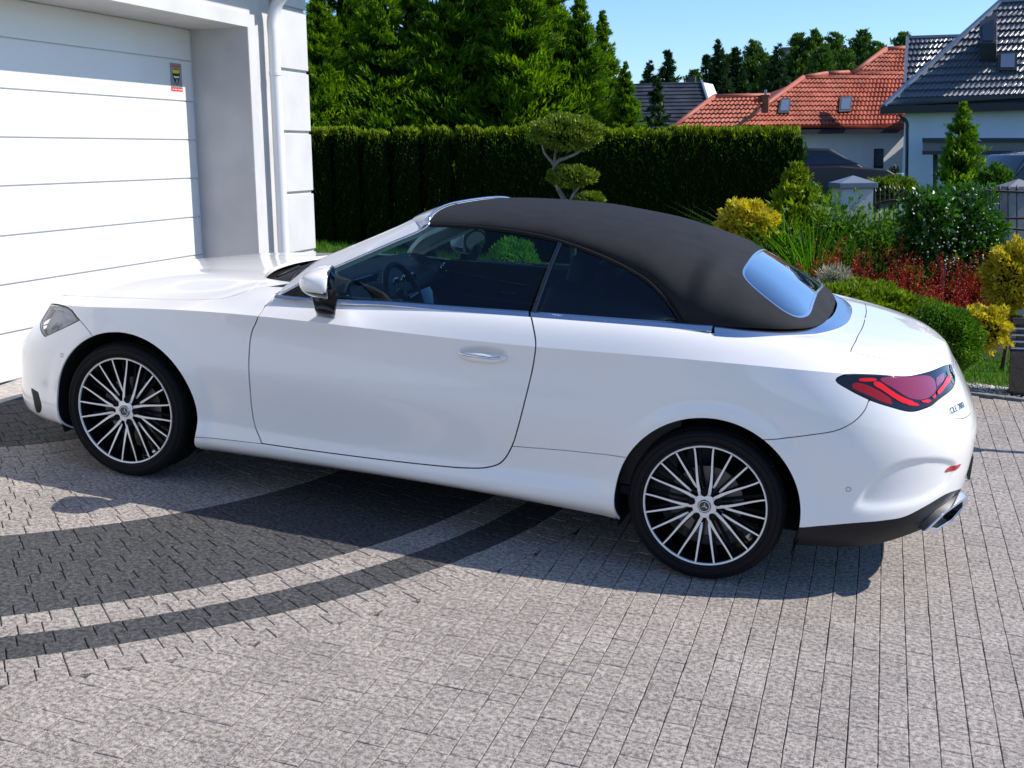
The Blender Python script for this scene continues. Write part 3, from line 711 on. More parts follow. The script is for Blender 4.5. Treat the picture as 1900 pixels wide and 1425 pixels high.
# header: from the pillar tops across, between windscreen and canvas
hf = crs([tuple(PU[-1]), (PU[-1][0]-.02, -.45, PU[-1][2]+.006), (PU[-1][0]-.05, -.22, PU[-1][2]+.010), (PU[-1][0]-.06, 0, PU[-1][2]+.012)], False, 8)
hr = TG[:, 0, :]; 
def rs3b(c, n): L_ = np.concatenate([[0], np.cumsum(np.linalg.norm(np.diff(c, axis=0), axis=1))]); t = np.linspace(0, L_[-1], n); return np.stack([np.interp(t, L_, c[:, k]) for k in range(3)], 1)
hfull = rs3(np.concatenate([PL[-1:]+0, PU[-1:], hf[1:]]), 30); hrear = rs3(hr, 30)+np.array((-.004, 0, .002))
hfull = np.concatenate([hfull, mir(hfull)[::-1][1:]]); hrear = np.concatenate([hrear, mir(hrear)[::-1][1:]])
strip_obj('windscreen_header', hfull, hrear, paint, car, .006, .02, 8, out=(0, 0, 1))
bm = bmesh.new(); tube(bm, [tuple(p+np.array((-.004, 0, .003))) for p in hrear[::2]], .0065, 8); bmobj('header_trim', bm, chrome, car, True)
# windscreen
n_w = 24; V = []; F = []; cols = 30
for i in range(n_w):
    k = i/(n_w-1)*39; p = PU[int(k)]*(1-k % 1)+PU[min(int(k)+1, 39)]*(k % 1)
    for j in range(cols):
        s = -1+2*j/(cols-1); V.append((p[0]-(.16-.11*i/(n_w-1))*(1-abs(s)**2.2), -s*p[1]*-1*-1 if False else s*abs(p[1]), p[2]-(.055-.055*i/(n_w-1))*(1-s*s)-.006))
for i in range(n_w-1):
    for j in range(cols-1): k = i*cols+j; F.append((k, k+1, k+1+cols, k+cols))
mesh('windscreen', V, F, screen_glass, car)
# cowl panel and wipers
bm = bmesh.new()
cw = [(-.995+.24*(abs(y)/.75)**2.2, y) for y in np.linspace(-.66, .66, 25)]
for (x, y), (x2, y2) in zip(cw, cw[1:]):
    v = [bm.verts.new(p) for p in ((x-.05, y, .985-.05*(abs(y)/.8)**3), (x2-.05, y2, .985-.05*(abs(y2)/.8)**3), (x2+.24, y2, .985), (x+.24, y, .985))]
    bm.faces.new(v)
bmobj('cowl_panel', bm, black_pl, car)
for wl in ([(-.74,-.54,1.015),(-.84,-.25,1.03),(-.88,.08,1.035)], [(-.86,-.02,1.03),(-.85,.3,1.03),(-.76,.54,1.015)]):
    bm = bmesh.new(); tube(bm, wl, .007, 6); tube(bm, [(-.84, wl[0][1]+.05, 1.02), tuple(Vector(wl[1])+Vector((0, 0, .012)))], .008, 6); bmobj('wiper', bm, black_pl, car, True)
# ------------------------------------------------------------------ door mirrors
for sg in (-1, 1):
    bm = bmesh.new(); r = bmesh.ops.create_uvsphere(bm, u_segments=32, v_segments=20, radius=1.0)
    for v in bm.verts:
        x, y, z = v.co; e = .72
        f = lambda q: math.copysign(abs(q)**e, q)
        x, y, z = f(x), f(y), f(z)
        if x > 0: x = min(x, .55)+.0*x
        taper = 1-.22*(y*1)*(1 if True else 0)
        v.co = (x*.105*(1 if x < 0 else .55), y*.118, z*.074*taper*(1+.12*max(x, 0)-(.42*max(-x, 0) if z > 0 else .1*max(-x, 0))))
    bm2 = bm
    M_ = Matrix.Translation((-.345, sg*.985, 1.108)) @ Matrix.Rotation(sg*.10, 4, 'X') @ Matrix.Rotation(-sg*.30 if sg > 0 else .30, 4, 'Z')
    for v in bm.verts: v.co.y *= (1 if sg > 0 else -1) if False else 1
    if sg < 0:
        for v in bm.verts: v.co.y *= -1
        bmesh.ops.reverse_faces(bm, faces=bm.faces)
    bm.transform(M_)
    for f in bm.faces:
        c = f.calc_center_median(); f.material_index = 1 if c.z < 1.080 or (c-Vector((-.345, sg*.985, 1.108))).dot(Vector((math.cos(.3), -sg*math.sin(.3), 0))) > .026 else 0
    root = bmobj('door_mirror', bm, [paint, gloss_bk], car, True, 60)
    bm = bmesh.new()
    sec = [(-.375, .895, .935, .045, .032), (-.36, .93, .965, .050, .034), (-.348, .965, 1.01, .060, .032), (-.340, .985, 1.065, .070, .034)]
    rings = [[bm.verts.new((x+a*math.cos(t), sg*(y+b*math.sin(t)*.6), z+b*math.sin(t)*.7)) for t in np.linspace(0, 2*PI, 14, endpoint=False)] for x, y, z, a, b in sec]
    for r0, r1 in zip(rings, rings[1:]):
        for k in range(14): bm.faces.new((r0[k], r0[(k+1) % 14], r1[(k+1) % 14], r1[k]))
    bm.faces.new(rings[0]); bmesh.ops.recalc_face_normals(bm, faces=bm.faces); bmobj('mirror_foot', bm, gloss_bk, root, True)
    bm = bmesh.new(); Rm = Matrix.Rotation(-sg*.30, 3, 'Z'); pts = [tuple(Vector((-.345, sg*.985, 1.108))+Rm @ Vector((.0345, .095*math.cos(t), .056*math.sin(t)))) for t in np.linspace(0, 2*PI, 24, endpoint=False)]
    f = bm.faces.new([bm.verts.new(p) for p in pts]); bmobj('mirror_glass', bm, mat('mirror_silver', (.9, .92, .93), .02, 1.0), root)
    bm = bmesh.new(); tube(bm, [(-.345-.092*math.cos(t), sg*(.985+.112*math.sin(t)), 1.084) for t in np.linspace(-1.2, 1.4, 14)], .003, 6); bmobj('turn_indicator', bm, hl_w, root, True)

# ------------------------------------------------------------------ wheels
def wheel(name, xc, sg, rot, bolts):
    yo_ = .905                                                # outer face of the rim
    t = empty(name); t.parent = car; t.location = (xc, sg*yo_, .337)
    if sg > 0: t.rotation_euler = (0, 0, PI)
    # local: outer face at y = 0, inboard +y
    bm = bmesh.new()
    prof = [(.262, .018), (.262, .004), (.275, -.006), (.300, -.011), (.318, -.006), (.329, .006), (.334, .020), (.3365, .045), (.3372, .13), (.3365, .215), (.330, .24), (.31, .252), (.27, .25), (.262, .235)]
    lathe(bm, prof, 96); bmesh.ops.recalc_face_normals(bm, faces=bm.faces)
    for rr in (.281, .3085): lathe(bm, [(rr-.0016, -.0095+(.0)), (rr, -.0128), (rr+.0016, -.0095)], 96)
    tyre = bmobj('tyre', bm, rubber, t, True, 40)
    bm = bmesh.new()
    for k in range(120):                                       # tread blocks
        a = 2*PI*k/120
        for j, yy in enumerate((.045, .085, .13, .175, .215)):
            R = Matrix.Rotation(-a, 3, 'Y') @ Matrix.Rotation(.25 if j % 2 else -.25, 3, 'X')
            c = Vector((math.cos(a)*.3372, yy, math.sin(a)*.3372)); bbox(bm, c, (.004, .030, .012), Matrix.Rotation(-a, 3, 'Y'))
    bmobj('tread', bm, rubber, t)['kind'] = 'stuff'
    bm = bmesh.new()
    rim_face = mat('machined_alloy', (.86, .84, .83), .28, .25, coat=.6)
    rim_bk = mat('rim_black', (.008, .008, .009), .22, coat=.7)
    lathe(bm, [(.2675, .006), (.2665, -.002), (.2645, -.0045), (.2592, -.003), (.2575, .004)], 96, mi=0)
    lathe(bm, [(.2575, .004), (.250, .03), (.245, .10), (.243, .2)], 96, mi=1)
    rim = bmobj('rim', bm, [rim_face, rim_bk], t, True, 40)
    def spoke(a, free):
        bm = bmesh.new(); r0, r1 = (.082, .258) if free else (.044, .258)
        st = np.linspace(0, 1, 12); ca = math.cos(a); sa = math.sin(a)
        rows = []
        for q in st:
            r = r0+(r1-r0)*q
            wd = (.0036+.0020*(1-q)**1.2) if free else (.0036+.0040*(1-q)**1.8)
            if free and q < .08: wd *= .55
            ang = a+free_bend(q, free)*.0
            y = .012-.018*q+.010*(1-q)**3 if free else -.001+.002*math.sin(PI*q)-.004*q+.004
            rows.append((r, wd, y))
        off = {0: 0}
        vsr = []
        for r, wd, y in rows:
            # bolt spokes lean away from the bolt near the hub
            lean = bend*(1-(r-r0)/(r1-r0))**2
            cx_, cz_ = r*math.cos(a+lean), r*math.sin(a+lean); tx, tz = -math.sin(a+lean), math.cos(a+lean)
            vsr.append([bm.verts.new((cx_+tx*o*wd, y+dy_, cz_+tz*o*wd)) for o, dy_ in ((-1, 0), (1, 0), (1.5, .030), (-1.5, .030))])
        for p, q_ in zip(vsr, vsr[1:]):
            for k in range(4):
                f = bm.faces.new((p[k], p[(k+1) % 4], q_[(k+1) % 4], q_[k])); f.material_index = 0 if k == 0 else 1
        f = bm.faces.new(vsr[0]); f.material_index = 1; f = bm.faces.new(vsr[-1]); f.material_index = 1
        bmesh.ops.recalc_face_normals(bm, faces=bm.faces)
        bmobj('spoke', bm, [rim_face, rim_bk], t)
    def free_bend(q, f): return 0
    for b in range(5):
        ba = bolts+b*2*PI/5
        for dk, fr in ((-9, False), (9, False), (-27, True), (27, True)):
            d = math.radians(dk); bend = (-.05 if dk < 0 else .05)*1.0 if not fr else 0
            bend = (1 if dk > 0 else -1)*(.23 if not fr else -.02)
            spoke(ba+d, fr)
    # hub, bolt wells, inner black spokes, disc
    bm = bmesh.new()
    n = 100; outer = []; 
    for k in range(n):
        a = 2*PI*k/n; c = math.cos(5*(a-bolts)); outer.append((.0490-.0080*max(c, 0)**1.5+.003*max(-c, 0))) 
    ring1 = [bm.verts.new((outer[k]*math.cos(2*PI*k/n), -.001, outer[k]*math.sin(2*PI*k/n))) for k in range(n)]
    ring2 = [bm.verts.new((outer[k]*1.03*math.cos(2*PI*k/n), .035, outer[k]*1.03*math.sin(2*PI*k/n))) for k in range(n)]
    ring0 = [bm.verts.new((.030*math.cos(2*PI*k/n), -.003, .030*math.sin(2*PI*k/n))) for k in range(n)]
    for k in range(n):
        k2 = (k+1) % n; bm.faces.new((ring0[k], ring0[k2], ring1[k2], ring1[k])); f = bm.faces.new((ring1[k], ring1[k2], ring2[k2], ring2[k])); f.material_index = 1
    hub = bmobj('hub', bm, [rim_face, rim_bk], t, True, 40)
    bm = bmesh.new(); lathe(bm, [(.0305, -.001), (.0305, -.0065), (.0285, -.009), (.0265, -.0065), (.0262, -.004), (.0001, -.004)], 48)
    for f in bm.faces:
        if f.calc_center_median().xz.length < .0258: f.material_index = 1
    cap = bmobj('centre_cap', bm, [chrome2, gloss_bk], hub, True, 40) if False else bmobj('centre_cap', bm, [chrome2, gloss_bk], t, True, 40)
    bm = bmesh.new(); star(bm, (0, -.0045, 0), (0, -1, 0), .0245, .0035); bmobj('star_emblem', bm, chrome2, t, True, 30)
    for b in range(5):
        a = bolts+b*2*PI/5; bm = bmesh.new(); lathe(bm, [(.0158, .02), (.0158, -.0050), (.0138, -.0050), (.0125, .010), (.0085, .002), (.0001, .002)], 18, c=(.0605*math.cos(a), 0, .0605*math.sin(a))); bmobj('wheel_bolt', bm, inner_bk, t, True)
    bm = bmesh.new()
    for k in range(20):
        a = bolts+2*PI*k/20+PI/20
        R = Matrix.Rotation(-a, 3, 'Y'); bbox(bm, R @ Vector((.155, .075, 0)), (.18, .010, .012), R)
    bmobj('back_spoke', bm, inner_bk, t)
    o = t.children[-1]; o['kind'] = 'stuff'
    bm = bmesh.new(); lathe(bm, [(.155, .085), (.155, .078), (.06, .078), (.06, .06), (.0001, .058)], 64); bmobj('brake_disc', bm, mat('brake_iron', (.16, .155, .15), .4, .8), t, True, 40)
    bm = bmesh.new()
    prof = [(-.9, .0), (.9, 0)]
    pts = [(.105*math.cos(a), .072, .105*math.sin(a)) for a in np.linspace(-.5, .5, 8)]+[(.165*math.cos(a), .072, .165*math.sin(a)) for a in np.linspace(.5, -.5, 8)]
    prism(bm, [(-p[0], p[1], p[2]) for p in pts], (0, .07, 0)); bmobj('brake_caliper', bm, mat('caliper_grey', (.08, .08, .085), .5), t)
    return t
wheel('wheel', -WX, -1, 0, math.radians(78)); wheel('wheel', WX, -1, 0, math.radians(96.5))
wheel('wheel', -WX, 1, 0, math.radians(40)); wheel('wheel', WX, 1, 0, math.radians(10))
# wheel wells and underbody
bm = bmesh.new()
for xc, r in ((-1.418, .41), (1.44, .406)):
    for sg in (-1, 1):
        a = [bm.verts.new((xc+r*math.cos(t), sg*.895, .337+r*math.sin(t))) for t in np.linspace(-.42, PI+.42, 40)]
        b = [bm.verts.new((v.co.x, sg*.55, v.co.z)) for v in a]
        for k in range(39): bm.faces.new((a[k], a[k+1], b[k+1], b[k]))
        bm.faces.new(b)
bm.free()
for xc, r in ((-1.418, .41), (1.44, .406)):
    for sg in (-1, 1):
        bm = bmesh.new()
        a = [bm.verts.new((xc+r*math.cos(t), sg*.895, .337+r*math.sin(t))) for t in np.linspace(-.42, PI+.42, 40)]
        b = [bm.verts.new((v.co.x, sg*.55, v.co.z)) for v in a]
        for k in range(39): bm.faces.new((a[k], a[k+1], b[k+1], b[k]))
        bm.faces.new(b); bmobj('wheel_well', bm, inner_bk, car, True, 40)
bm = bmesh.new()
oul = [(-2.05, .45), (-1.85, .55), (-.98, .55), (-.97, .84), (.99, .84), (1.01, .56), (1.87, .56), (1.88, .56), (2.15, .50), (2.2, .3)]
prism(bm, [(x, -y, .235) for x, y in oul]+[(x, y, .235) for x, y in oul[::-1]], (0, 0, .03))
bmobj('floor_pan', bm, inner_bk, car)  # dark plate under the body, put in to block light
bm = bmesh.new()
bbox(bm, (0, 0, .52), (4.1, 1.05, .45))
bmobj('light_block', bm, inner_bk, car)  # plain black box added inside the body to block light
# dark sheet added inside the outer panels to blacken the shaded panel gaps
bk = clip(BODY, -open_g(A0)); bk = clip(bk, arch_g(bk[0], -1.418, .42)); bk = clip(bk, arch_g(bk[0], 1.44, .416))
for pl_ in (head_uv, gr_uv, vp, lowi, h_uv): bk = clip(bk, sdf(pl_, bk[0][:, 6:8]))
shell('gap_backing', mirror(bk), inner_bk, car, 0, -.016)
# ------------------------------------------------------------------ exhaust trim and badge
for sg in (1, -1):
    bm = bmesh.new()
    E3 = [Vector(p) for p in ((2.335, -.70, .315), (2.40, -.64, .385), (2.505, -.44, .425), (2.512, -.42, .385), (2.455, -.54, .335), (2.375, -.655, .300))]
    if sg < 0: E3 = [Vector((p.x, -p.y, p.z)) for p in E3]
    n = len(E3); c = sum(E3, Vector())/n; outn = Vector((.72, -.62*sg, -.1)).normalized()
    E3 = [p-outn*.008 for p in E3]; c = sum(E3, Vector())/n
    o = [bm.verts.new(p+outn*.010) for p in E3]; b = [bm.verts.new(p-outn*.03) for p in E3]; i_ = [bm.verts.new(c+(p-c)*.72+outn*.012) for p in E3]; d = [bm.verts.new(c+(p-c)*.68-outn*.04) for p in E3]
    for k in range(n):
        k2 = (k+1) % n; bm.faces.new((o[k], o[k2], b[k2], b[k])); bm.faces.new((o[k], o[k2], i_[k2], i_[k])); f = bm.faces.new((i_[k], i_[k2], d[k2], d[k])); f.material_index = 0
    f = bm.faces.new(d); f.material_index = 1
    bmesh.ops.recalc_face_normals(bm, faces=bm.faces); bmesh.ops.bevel(bm, geom=[e for e in bm.edges], offset=.003, segments=2, affect='EDGES')
    bmobj('exhaust_trim', bm, [chrome2, gloss_bk], df, True, 50)
def text_obj(name, body, size, mtx, mt, parent, ext=.001, sx=1.):
    cu = bpy.data.curves.new(name, 'FONT'); cu.body = body; cu.size = size; cu.extrude = ext; cu.align_x = 'CENTER'; cu.align_y = 'CENTER'; cu.materials.append(mt); cu.space_character = 1.05
    o = bpy.data.objects.new(name, cu); COL.objects.link(o); o.parent = parent; o.matrix_parent_inverse = Matrix(); dgp = bpy.context.evaluated_depsgraph_get(); me = bpy.data.meshes.new_from_object(o.evaluated_get(dgp)); bpy.data.objects.remove(o)
    o = link(name, me, parent); o.matrix_basis = mtx @ Matrix.Diagonal((sx, 1, 1, 1)); return o
q = SB.row(1776, 757); c = Vector(q[:3])+Vector(q[3:6])*.001; nx = Vector(q[3:6]); tx = Vector((0, 0, 1)).cross(nx).normalized(); ty = nx.cross(tx)
R = Matrix((( tx.x, ty.x, nx.x, c.x), (tx.y, ty.y, nx.y, c.y), (tx.z, ty.z, nx.z, c.z), (0, 0, 0, 1)))
text_obj('model_badge', 'CLE 200', .038, R, mat('badge_chrome', (.12, .16, .25), .25, .8), tk, .0012, 1.30)
bm = bmesh.new(); star(bm, (2.40, 0, .88), (1, 0, .2), .045, .006); bmobj('star_badge', bm, chrome2, tk, True, 40)
bm = bmesh.new(); bbox(bm, (2.512, 0, .50), (.012, .52, .11), bev=.003); bmobj('number_plate', bm, mat('plate_frame', (.02, .02, .022), .4), rbm)
# ------------------------------------------------------------------ cabin
cab = empty('cabin_interior'); cab.parent = car
def pt(name, mt, fn, smooth=True, ang=45):
    bm = bmesh.new(); fn(bm); return bmobj(name, bm, mt, cab, smooth, ang)
pt('cabin_floor', trim_bk, lambda bm: bbox(bm, (.25, 0, .30), (2.3, 1.5, .04)))
pt('bulkhead', trim_bk, lambda bm: bbox(bm, (-.78, 0, .62), (.06, 1.5, .66)))
pt('rear_bulkhead', trim_bk, lambda bm: (bbox(bm, (1.36, 0, .68), (.1, 1.44, .72)), bbox(bm, (1.5, 0, 1.03), (.42, 1.30, .03))))
def dash(bm):
    sec = [(-.80, 1.00), (-.62, 1.035), (-.50, 1.03), (-.40, .99), (-.375, .93), (-.42, .84), (-.52, .70)]
    ys = np.linspace(-.72, .72, 30); rows = []
    for y in ys:
        h = .028*math.exp(-((y+.38)/.19)**2); rows.append([bm.verts.new((x+(.02 if k > 2 else 0)*math.cos(y*2), y, z+h*(1 if 0 < k < 4 else 0))) for k, (x, z) in enumerate(sec)])
    for a, b in zip(rows, rows[1:]):
        for k in range(len(sec)-1): bm.faces.new((a[k], a[k+1], b[k+1], b[k]))
    bmesh.ops.recalc_face_normals(bm, faces=bm.faces)
pt('dashboard', leather, dash)
pt('instrument_screen', mat('screen_off', (.01, .03, .05), .08, coat=1.), lambda bm: bbox(bm, (-.41, -.38, 1.0), (.012, .30, .11), Matrix.Rotation(0, 3, 'Y'), bev=.004))
def swheel(bm):
    R = Matrix.Rotation(math.radians(-24), 3, 'Y'); c = Vector((-.20, -.38, .965))
    P = [c+R @ Vector((0, .185*math.cos(t), .180*math.sin(t))) for t in np.linspace(0, 2*PI, 33)]
    tube(bm, P, .0165, 10, cap=False)
    r = bmesh.ops.create_uvsphere(bm, u_segments=16, v_segments=8, radius=.06); bmesh.ops.scale(bm, vec=(.5, 1.1, .9), verts=r['verts']); bmesh.ops.translate(bm, vec=c+Vector((-.02, 0, 0)), verts=r['verts'])
pt('steering_wheel', mat('wheel_leather', (.02, .022, .026), .35), swheel)
def swsp(bm):
    R = Matrix.Rotation(math.radians(-24), 3, 'Y'); c = Vector((-.20, -.38, .965))
    for a, b in (((0, -.05, 0), (0, -.17, .01)), ((0, .05, 0), (0, .17, .01)), ((0, 0, -.05), (0, 0, -.17))): tube(bm, [c+R @ Vector(a), c+R @ Vector(b)], .012, 8)
pt('wheel_spoke', mat('dark_chrome', (.25, .27, .30), .25, 1.), swsp)
def vent(y, z):
    def f(bm):
        lathe(bm, [(.030, 0), (.046, 0), (.049, .008), (.044, .014), (.030, .012)], 28, axis='y'); 
        for v in bm.verts: v.co = Vector((v.co.y, v.co.x, v.co.z))
        bmesh.ops.translate(bm, vec=(-.385, y, z), verts=bm.verts)
        for k in range(3): bbox(bm, (-.385, y, z-.016+.016*k), (.006, .06, .004))
    return f
for y in (-.06, .05, .16, .64): pt('air_vent', chrome2, vent(y, .965))
pt('air_vent', chrome2, vent(-.66, .955))
pt('centre_screen', mat('screen_glass', (.02, .08, .14), .05, coat=1.), lambda bm: bbox(bm, (-.22, .04, .865), (.20, .22, .014), Matrix.Rotation(math.radians(55), 3, 'Y'), bev=.004))
pt('centre_console', gloss_bk, lambda bm: (bbox(bm, (.12, .02, .60), (.75, .24, .32), bev=.03)))
pt('console_trim', chrome, lambda bm: tube(bm, [(-.25, -.09, .80), (.0, -.10, .775), (.35, -.10, .765)], .006, 6))
def seat(xc, yc, rear=False):
    bmA = bmesh.new()
    for nm, c, sz, rt in (('seat_cushion', (0, 0, .56), (.52, .50, .16), -.12), ('backrest', (.30, 0, .86), (.15, .50, .62), .30), ('headrest', (.405, 0, 1.20 if not rear else 1.15), (.09, .26, .19), .25)):
        bm = bmesh.new(); bbox(bm, (0, 0, 0), sz, bev=.045, seg=4); bmesh.ops.rotate(bm, cent=(0, 0, 0), matrix=Matrix.Rotation(rt, 3, 'Y'), verts=bm.verts); bmesh.ops.translate(bm, vec=Vector(c)+Vector((xc, yc, 0)), verts=bm.verts)
        tm = bpy.data.meshes.new('t'); bm.to_mesh(tm); bm.free(); bmA.from_mesh(tm)
    bmobj('front_seat', bmA, leather, cab, True, 60)
seat(.28, -.38); seat(.28, .38); seat(.95, -.34, True) if False else None
pt('rear_bench', leather, lambda bm: (bbox(bm, (1.02, 0, .58), (.42, 1.15, .18), bev=.04), bbox(bm, (1.24, 0, .86), (.13, 1.15, .50), Matrix.Identity(3), bev=.04)))
for sg in (-1, 1):
    def dp(bm, sg=sg):
        pts = [(-.62, 1.0), (-.2, 1.022), (.3, 1.035), (.62, 1.05), (1.28, 1.085), (1.28, .34), (-.62, .34)]
        prism(bm, [(x, sg*.79, z) for x, z in pts], (0, -sg*.05, 0))
        bbox(bm, (.05, sg*.745, .80), (.95, .05, .06), bev=.015)
    pt('door_lining', leather, dp, False)
    pt('lining_trim', chrome, lambda bm, sg=sg: tube(bm, [(-.42, sg*.735, .955), (0, sg*.735, .925), (.5, sg*.735, .90)], .003, 6))
    pt('inner_handle', chrome2, lambda bm, sg=sg: tube(bm, [(-.12, sg*.728, .90), (-.06, sg*.722, .865), (.04, sg*.728, .865)], .007, 6))
pt('rear_view_mirror', gloss_bk, lambda bm: bbox(bm, (-.17, .0, 1.335), (.03, .23, .065), Matrix.Rotation(.25, 3, 'Z'), bev=.012))
pt('headliner', trim_bk, lambda bm: None) if False else None
HL = clip(TOP, np.where(TOP[0][:, 0] < 1.40, 1., 1.40-TOP[0][:, 0]+1e-3)); shell('headlining', mirror(HL), trim_bk, cab, 0, -.028)

# ================================================================== GROUND AND DRIVEWAY
NW = TQ @ Vector((0, 0, 1))
def plane_h(x, y): return -(NW.x*x+NW.y*y)/NW.z
def smooth01(t): t = min(1, max(0, t)); return t*t*(3-2*t)
TI = TQ.inverted()
def terrain(x, y):
    """height of the ground (world): the sloping plot round the drive, level land farther off"""
    r = math.hypot(x-.5, (y-1.0)); k = smooth01((r-(16.5 if x < 2 else 16.5-6.5*smooth01((x-2)/4)))/14); h = plane_h(x, y)*(1-k)-.28*k
    p = TI @ Vector((x, y, h))
    if -9.5 < p.x < 6.4 and -12 < p.y < 3.98: h -= .09
    return h
def on_ground(px, py, lift=0.):
    d = rayw(px, py); t = 3.0
    while t < 300:
        p = CAMW+d*t
        if p.z <= terrain(p.x, p.y)+lift: return Vector((p.x, p.y, terrain(p.x, p.y)))
        t += .02 if t < 20 else .2
    return p
def ground_at(px, depth):
    """ground point on the sight line column px at a given distance along the view axis"""
    p = at_depth(px, 300, depth); return Vector((p.x, p.y, terrain(p.x, p.y)))
grass_m = vary(mat('lawn', (.06, .12, .02), .8), (.035, .085, .008), (.085, .15, .02), 7, 6, bump=.5, bscale=120, bdist=.02)
xs = np.unique(np.concatenate([np.linspace(-140, -14, 22), np.linspace(-14, 16, 61), np.linspace(16, 160, 22)])); ys = np.unique(np.concatenate([np.linspace(-60, -12, 10), np.linspace(-12, 20, 65), np.linspace(20, 260, 26)]))
V = [(x, y, terrain(x, y)) for y in ys for x in xs]; nx_ = len(xs)
F = [(j*nx_+i, j*nx_+i+1, (j+1)*nx_+i+1, (j+1)*nx_+i) for j in range(len(ys)-1) for i in range(nx_-1)]
g = mesh('ground', V, F, grass_m); g['kind'] = 'structure'

stone_l = mat('paver_light', (.3, .3, .3), .88); stone_d = mat('paver_dark', (.07, .07, .07), .85)
def paver_mat(mt, c1, c2, c3):
    N, L = nodes(mt); b = N['Principled BSDF']; s = coords(N, L)
    at = N.new('ShaderNodeAttribute'); at.attribute_name = 'shade'
    n1 = N.new('ShaderNodeTexNoise'); n1.inputs['Scale'].default_value = 190; n1.inputs['Detail'].default_value = 3; L.new(s, n1.inputs[0])
    n2 = N.new('ShaderNodeTexNoise'); n2.inputs['Scale'].default_value = 2.2; n2.inputs['Detail'].default_value = 6; n2.inputs['Roughness'].default_value = .65; L.new(s, n2.inputs[0])
    n4 = N.new('ShaderNodeTexNoise'); n4.inputs['Scale'].default_value = 55; n4.inputs['Detail'].default_value = 4; L.new(s, n4.inputs[0])
    ad = N.new('ShaderNodeMath'); ad.operation = 'MULTIPLY_ADD'; ad.inputs[1].default_value = .5
    r = N.new('ShaderNodeValToRGB'); e = r.color_ramp.elements; e[0].position = .41; e[1].position = .62; e[0].color = (*c1, 1); e[1].color = (*c3, 1); m_ = e.new(.5); m_.color = (*c2, 1)
    ml = N.new('ShaderNodeMath'); ml.operation = 'MULTIPLY'; ml.inputs[1].default_value = .5; L.new(n4.outputs[0], ml.inputs[0])
    L.new(n1.outputs[0], ad.inputs[0]); L.new(ml.outputs[0], ad.inputs[2]); L.new(ad.outputs[0], r.inputs[0])
    hs = N.new('ShaderNodeHueSaturation'); mr = N.new('ShaderNodeMapRange'); mr.inputs['To Min'].default_value = .92; mr.inputs['To Max'].default_value = 1.07; L.new(at.outputs['Fac'], mr.inputs[0])
    m2 = N.new('ShaderNodeMapRange'); m2.inputs['From Min'].default_value = .3; m2.inputs['From Max'].default_value = .7; m2.inputs['To Min'].default_value = .88; m2.inputs['To Max'].default_value = 1.10; L.new(n2.outputs[0], m2.inputs[0])
    mm = N.new('ShaderNodeMath'); mm.operation = 'MULTIPLY'; L.new(mr.outputs[0], mm.inputs[0]); L.new(m2.outputs[0], mm.inputs[1])
    L.new(mm.outputs[0], hs.inputs['Value']); L.new(r.outputs[0], hs.inputs['Color']); L.new(hs.outputs[0], b.inputs['Base Color'])
    bp = N.new('ShaderNodeBump'); bp.inputs['Strength'].default_value = .75; bp.inputs['Distance'].default_value = .0035; L.new(ad.outputs[0], bp.inputs['Height']); L.new(bp.outputs[0], b.inputs['Normal'])
paver_mat(stone_l, (.120, .104, .090), (.285, .252, .222), (.46, .415, .372)); paver_mat(stone_d, (.014, .014, .015), (.043, .0425, .043), (.11, .109, .11))
sand = vary(mat('joint_sand', (.05, .045, .04), .95), (.028, .026, .018), (.085, .072, .05), 30)
DC = (-3.40, 0.30); R1, R2, R3, R4, R5 = 4.106, 3.918, 3.741, 2.910, 1.60
PV = []                                                        # (outline, material)
def jit(a): return random.uniform(-a, a)
def add_paver(P, dark): PV.append((P, dark))
# rings laid round the garage door
def ring_course(ra_, rb_, dark, off):
    L_ = (ra_+rb_)/2; a = off; end = off+2*PI
    while a < end-1e-6:
        w_ = random.choice((.085, .105, .125, .14))/L_
        if a+w_ > end-.05/L_: w_ = end-a
        q = [(ra_+.0007, a), (rb_-.0007, a), (rb_-.0007, a+w_), (ra_+.0007, a+w_)]
        g_ = .0022/L_
        pts = [(DC[0]+r_*math.cos(t+(g_ if k in (0, 1) else -g_)), DC[1]+r_*math.sin(t+(g_ if k in (0, 1) else -g_))) for k, (r_, t) in enumerate(q)]
        a += w_
        cx_, cy_ = sum(p[0] for p in pts)/4, sum(p[1] for p in pts)/4
        if cx_ > -2.80 and cy_ < 3.74 and cy_ > -9 and not (cx_ < -2.6 and cy_ > 2.75): add_paver(pts, dark)
r_ = R5
k = 0
rings = []
def fill(ra_, rb_, n, dark):
    for i in range(n): rings.append((ra_+(rb_-ra_)*i/n, ra_+(rb_-ra_)*(i+1)/n, dark))
fill(.25, R5, 15, True); fill(R5, R4, 14, False); fill(R4, R3, 9, True); fill(R3, R2, 2, False); fill(R2, R1, 2, True); fill(R1, R1+.185, 2, False)
for ra_, rb_, d_ in rings: ring_course(ra_, rb_, d_, random.uniform(0, 1))
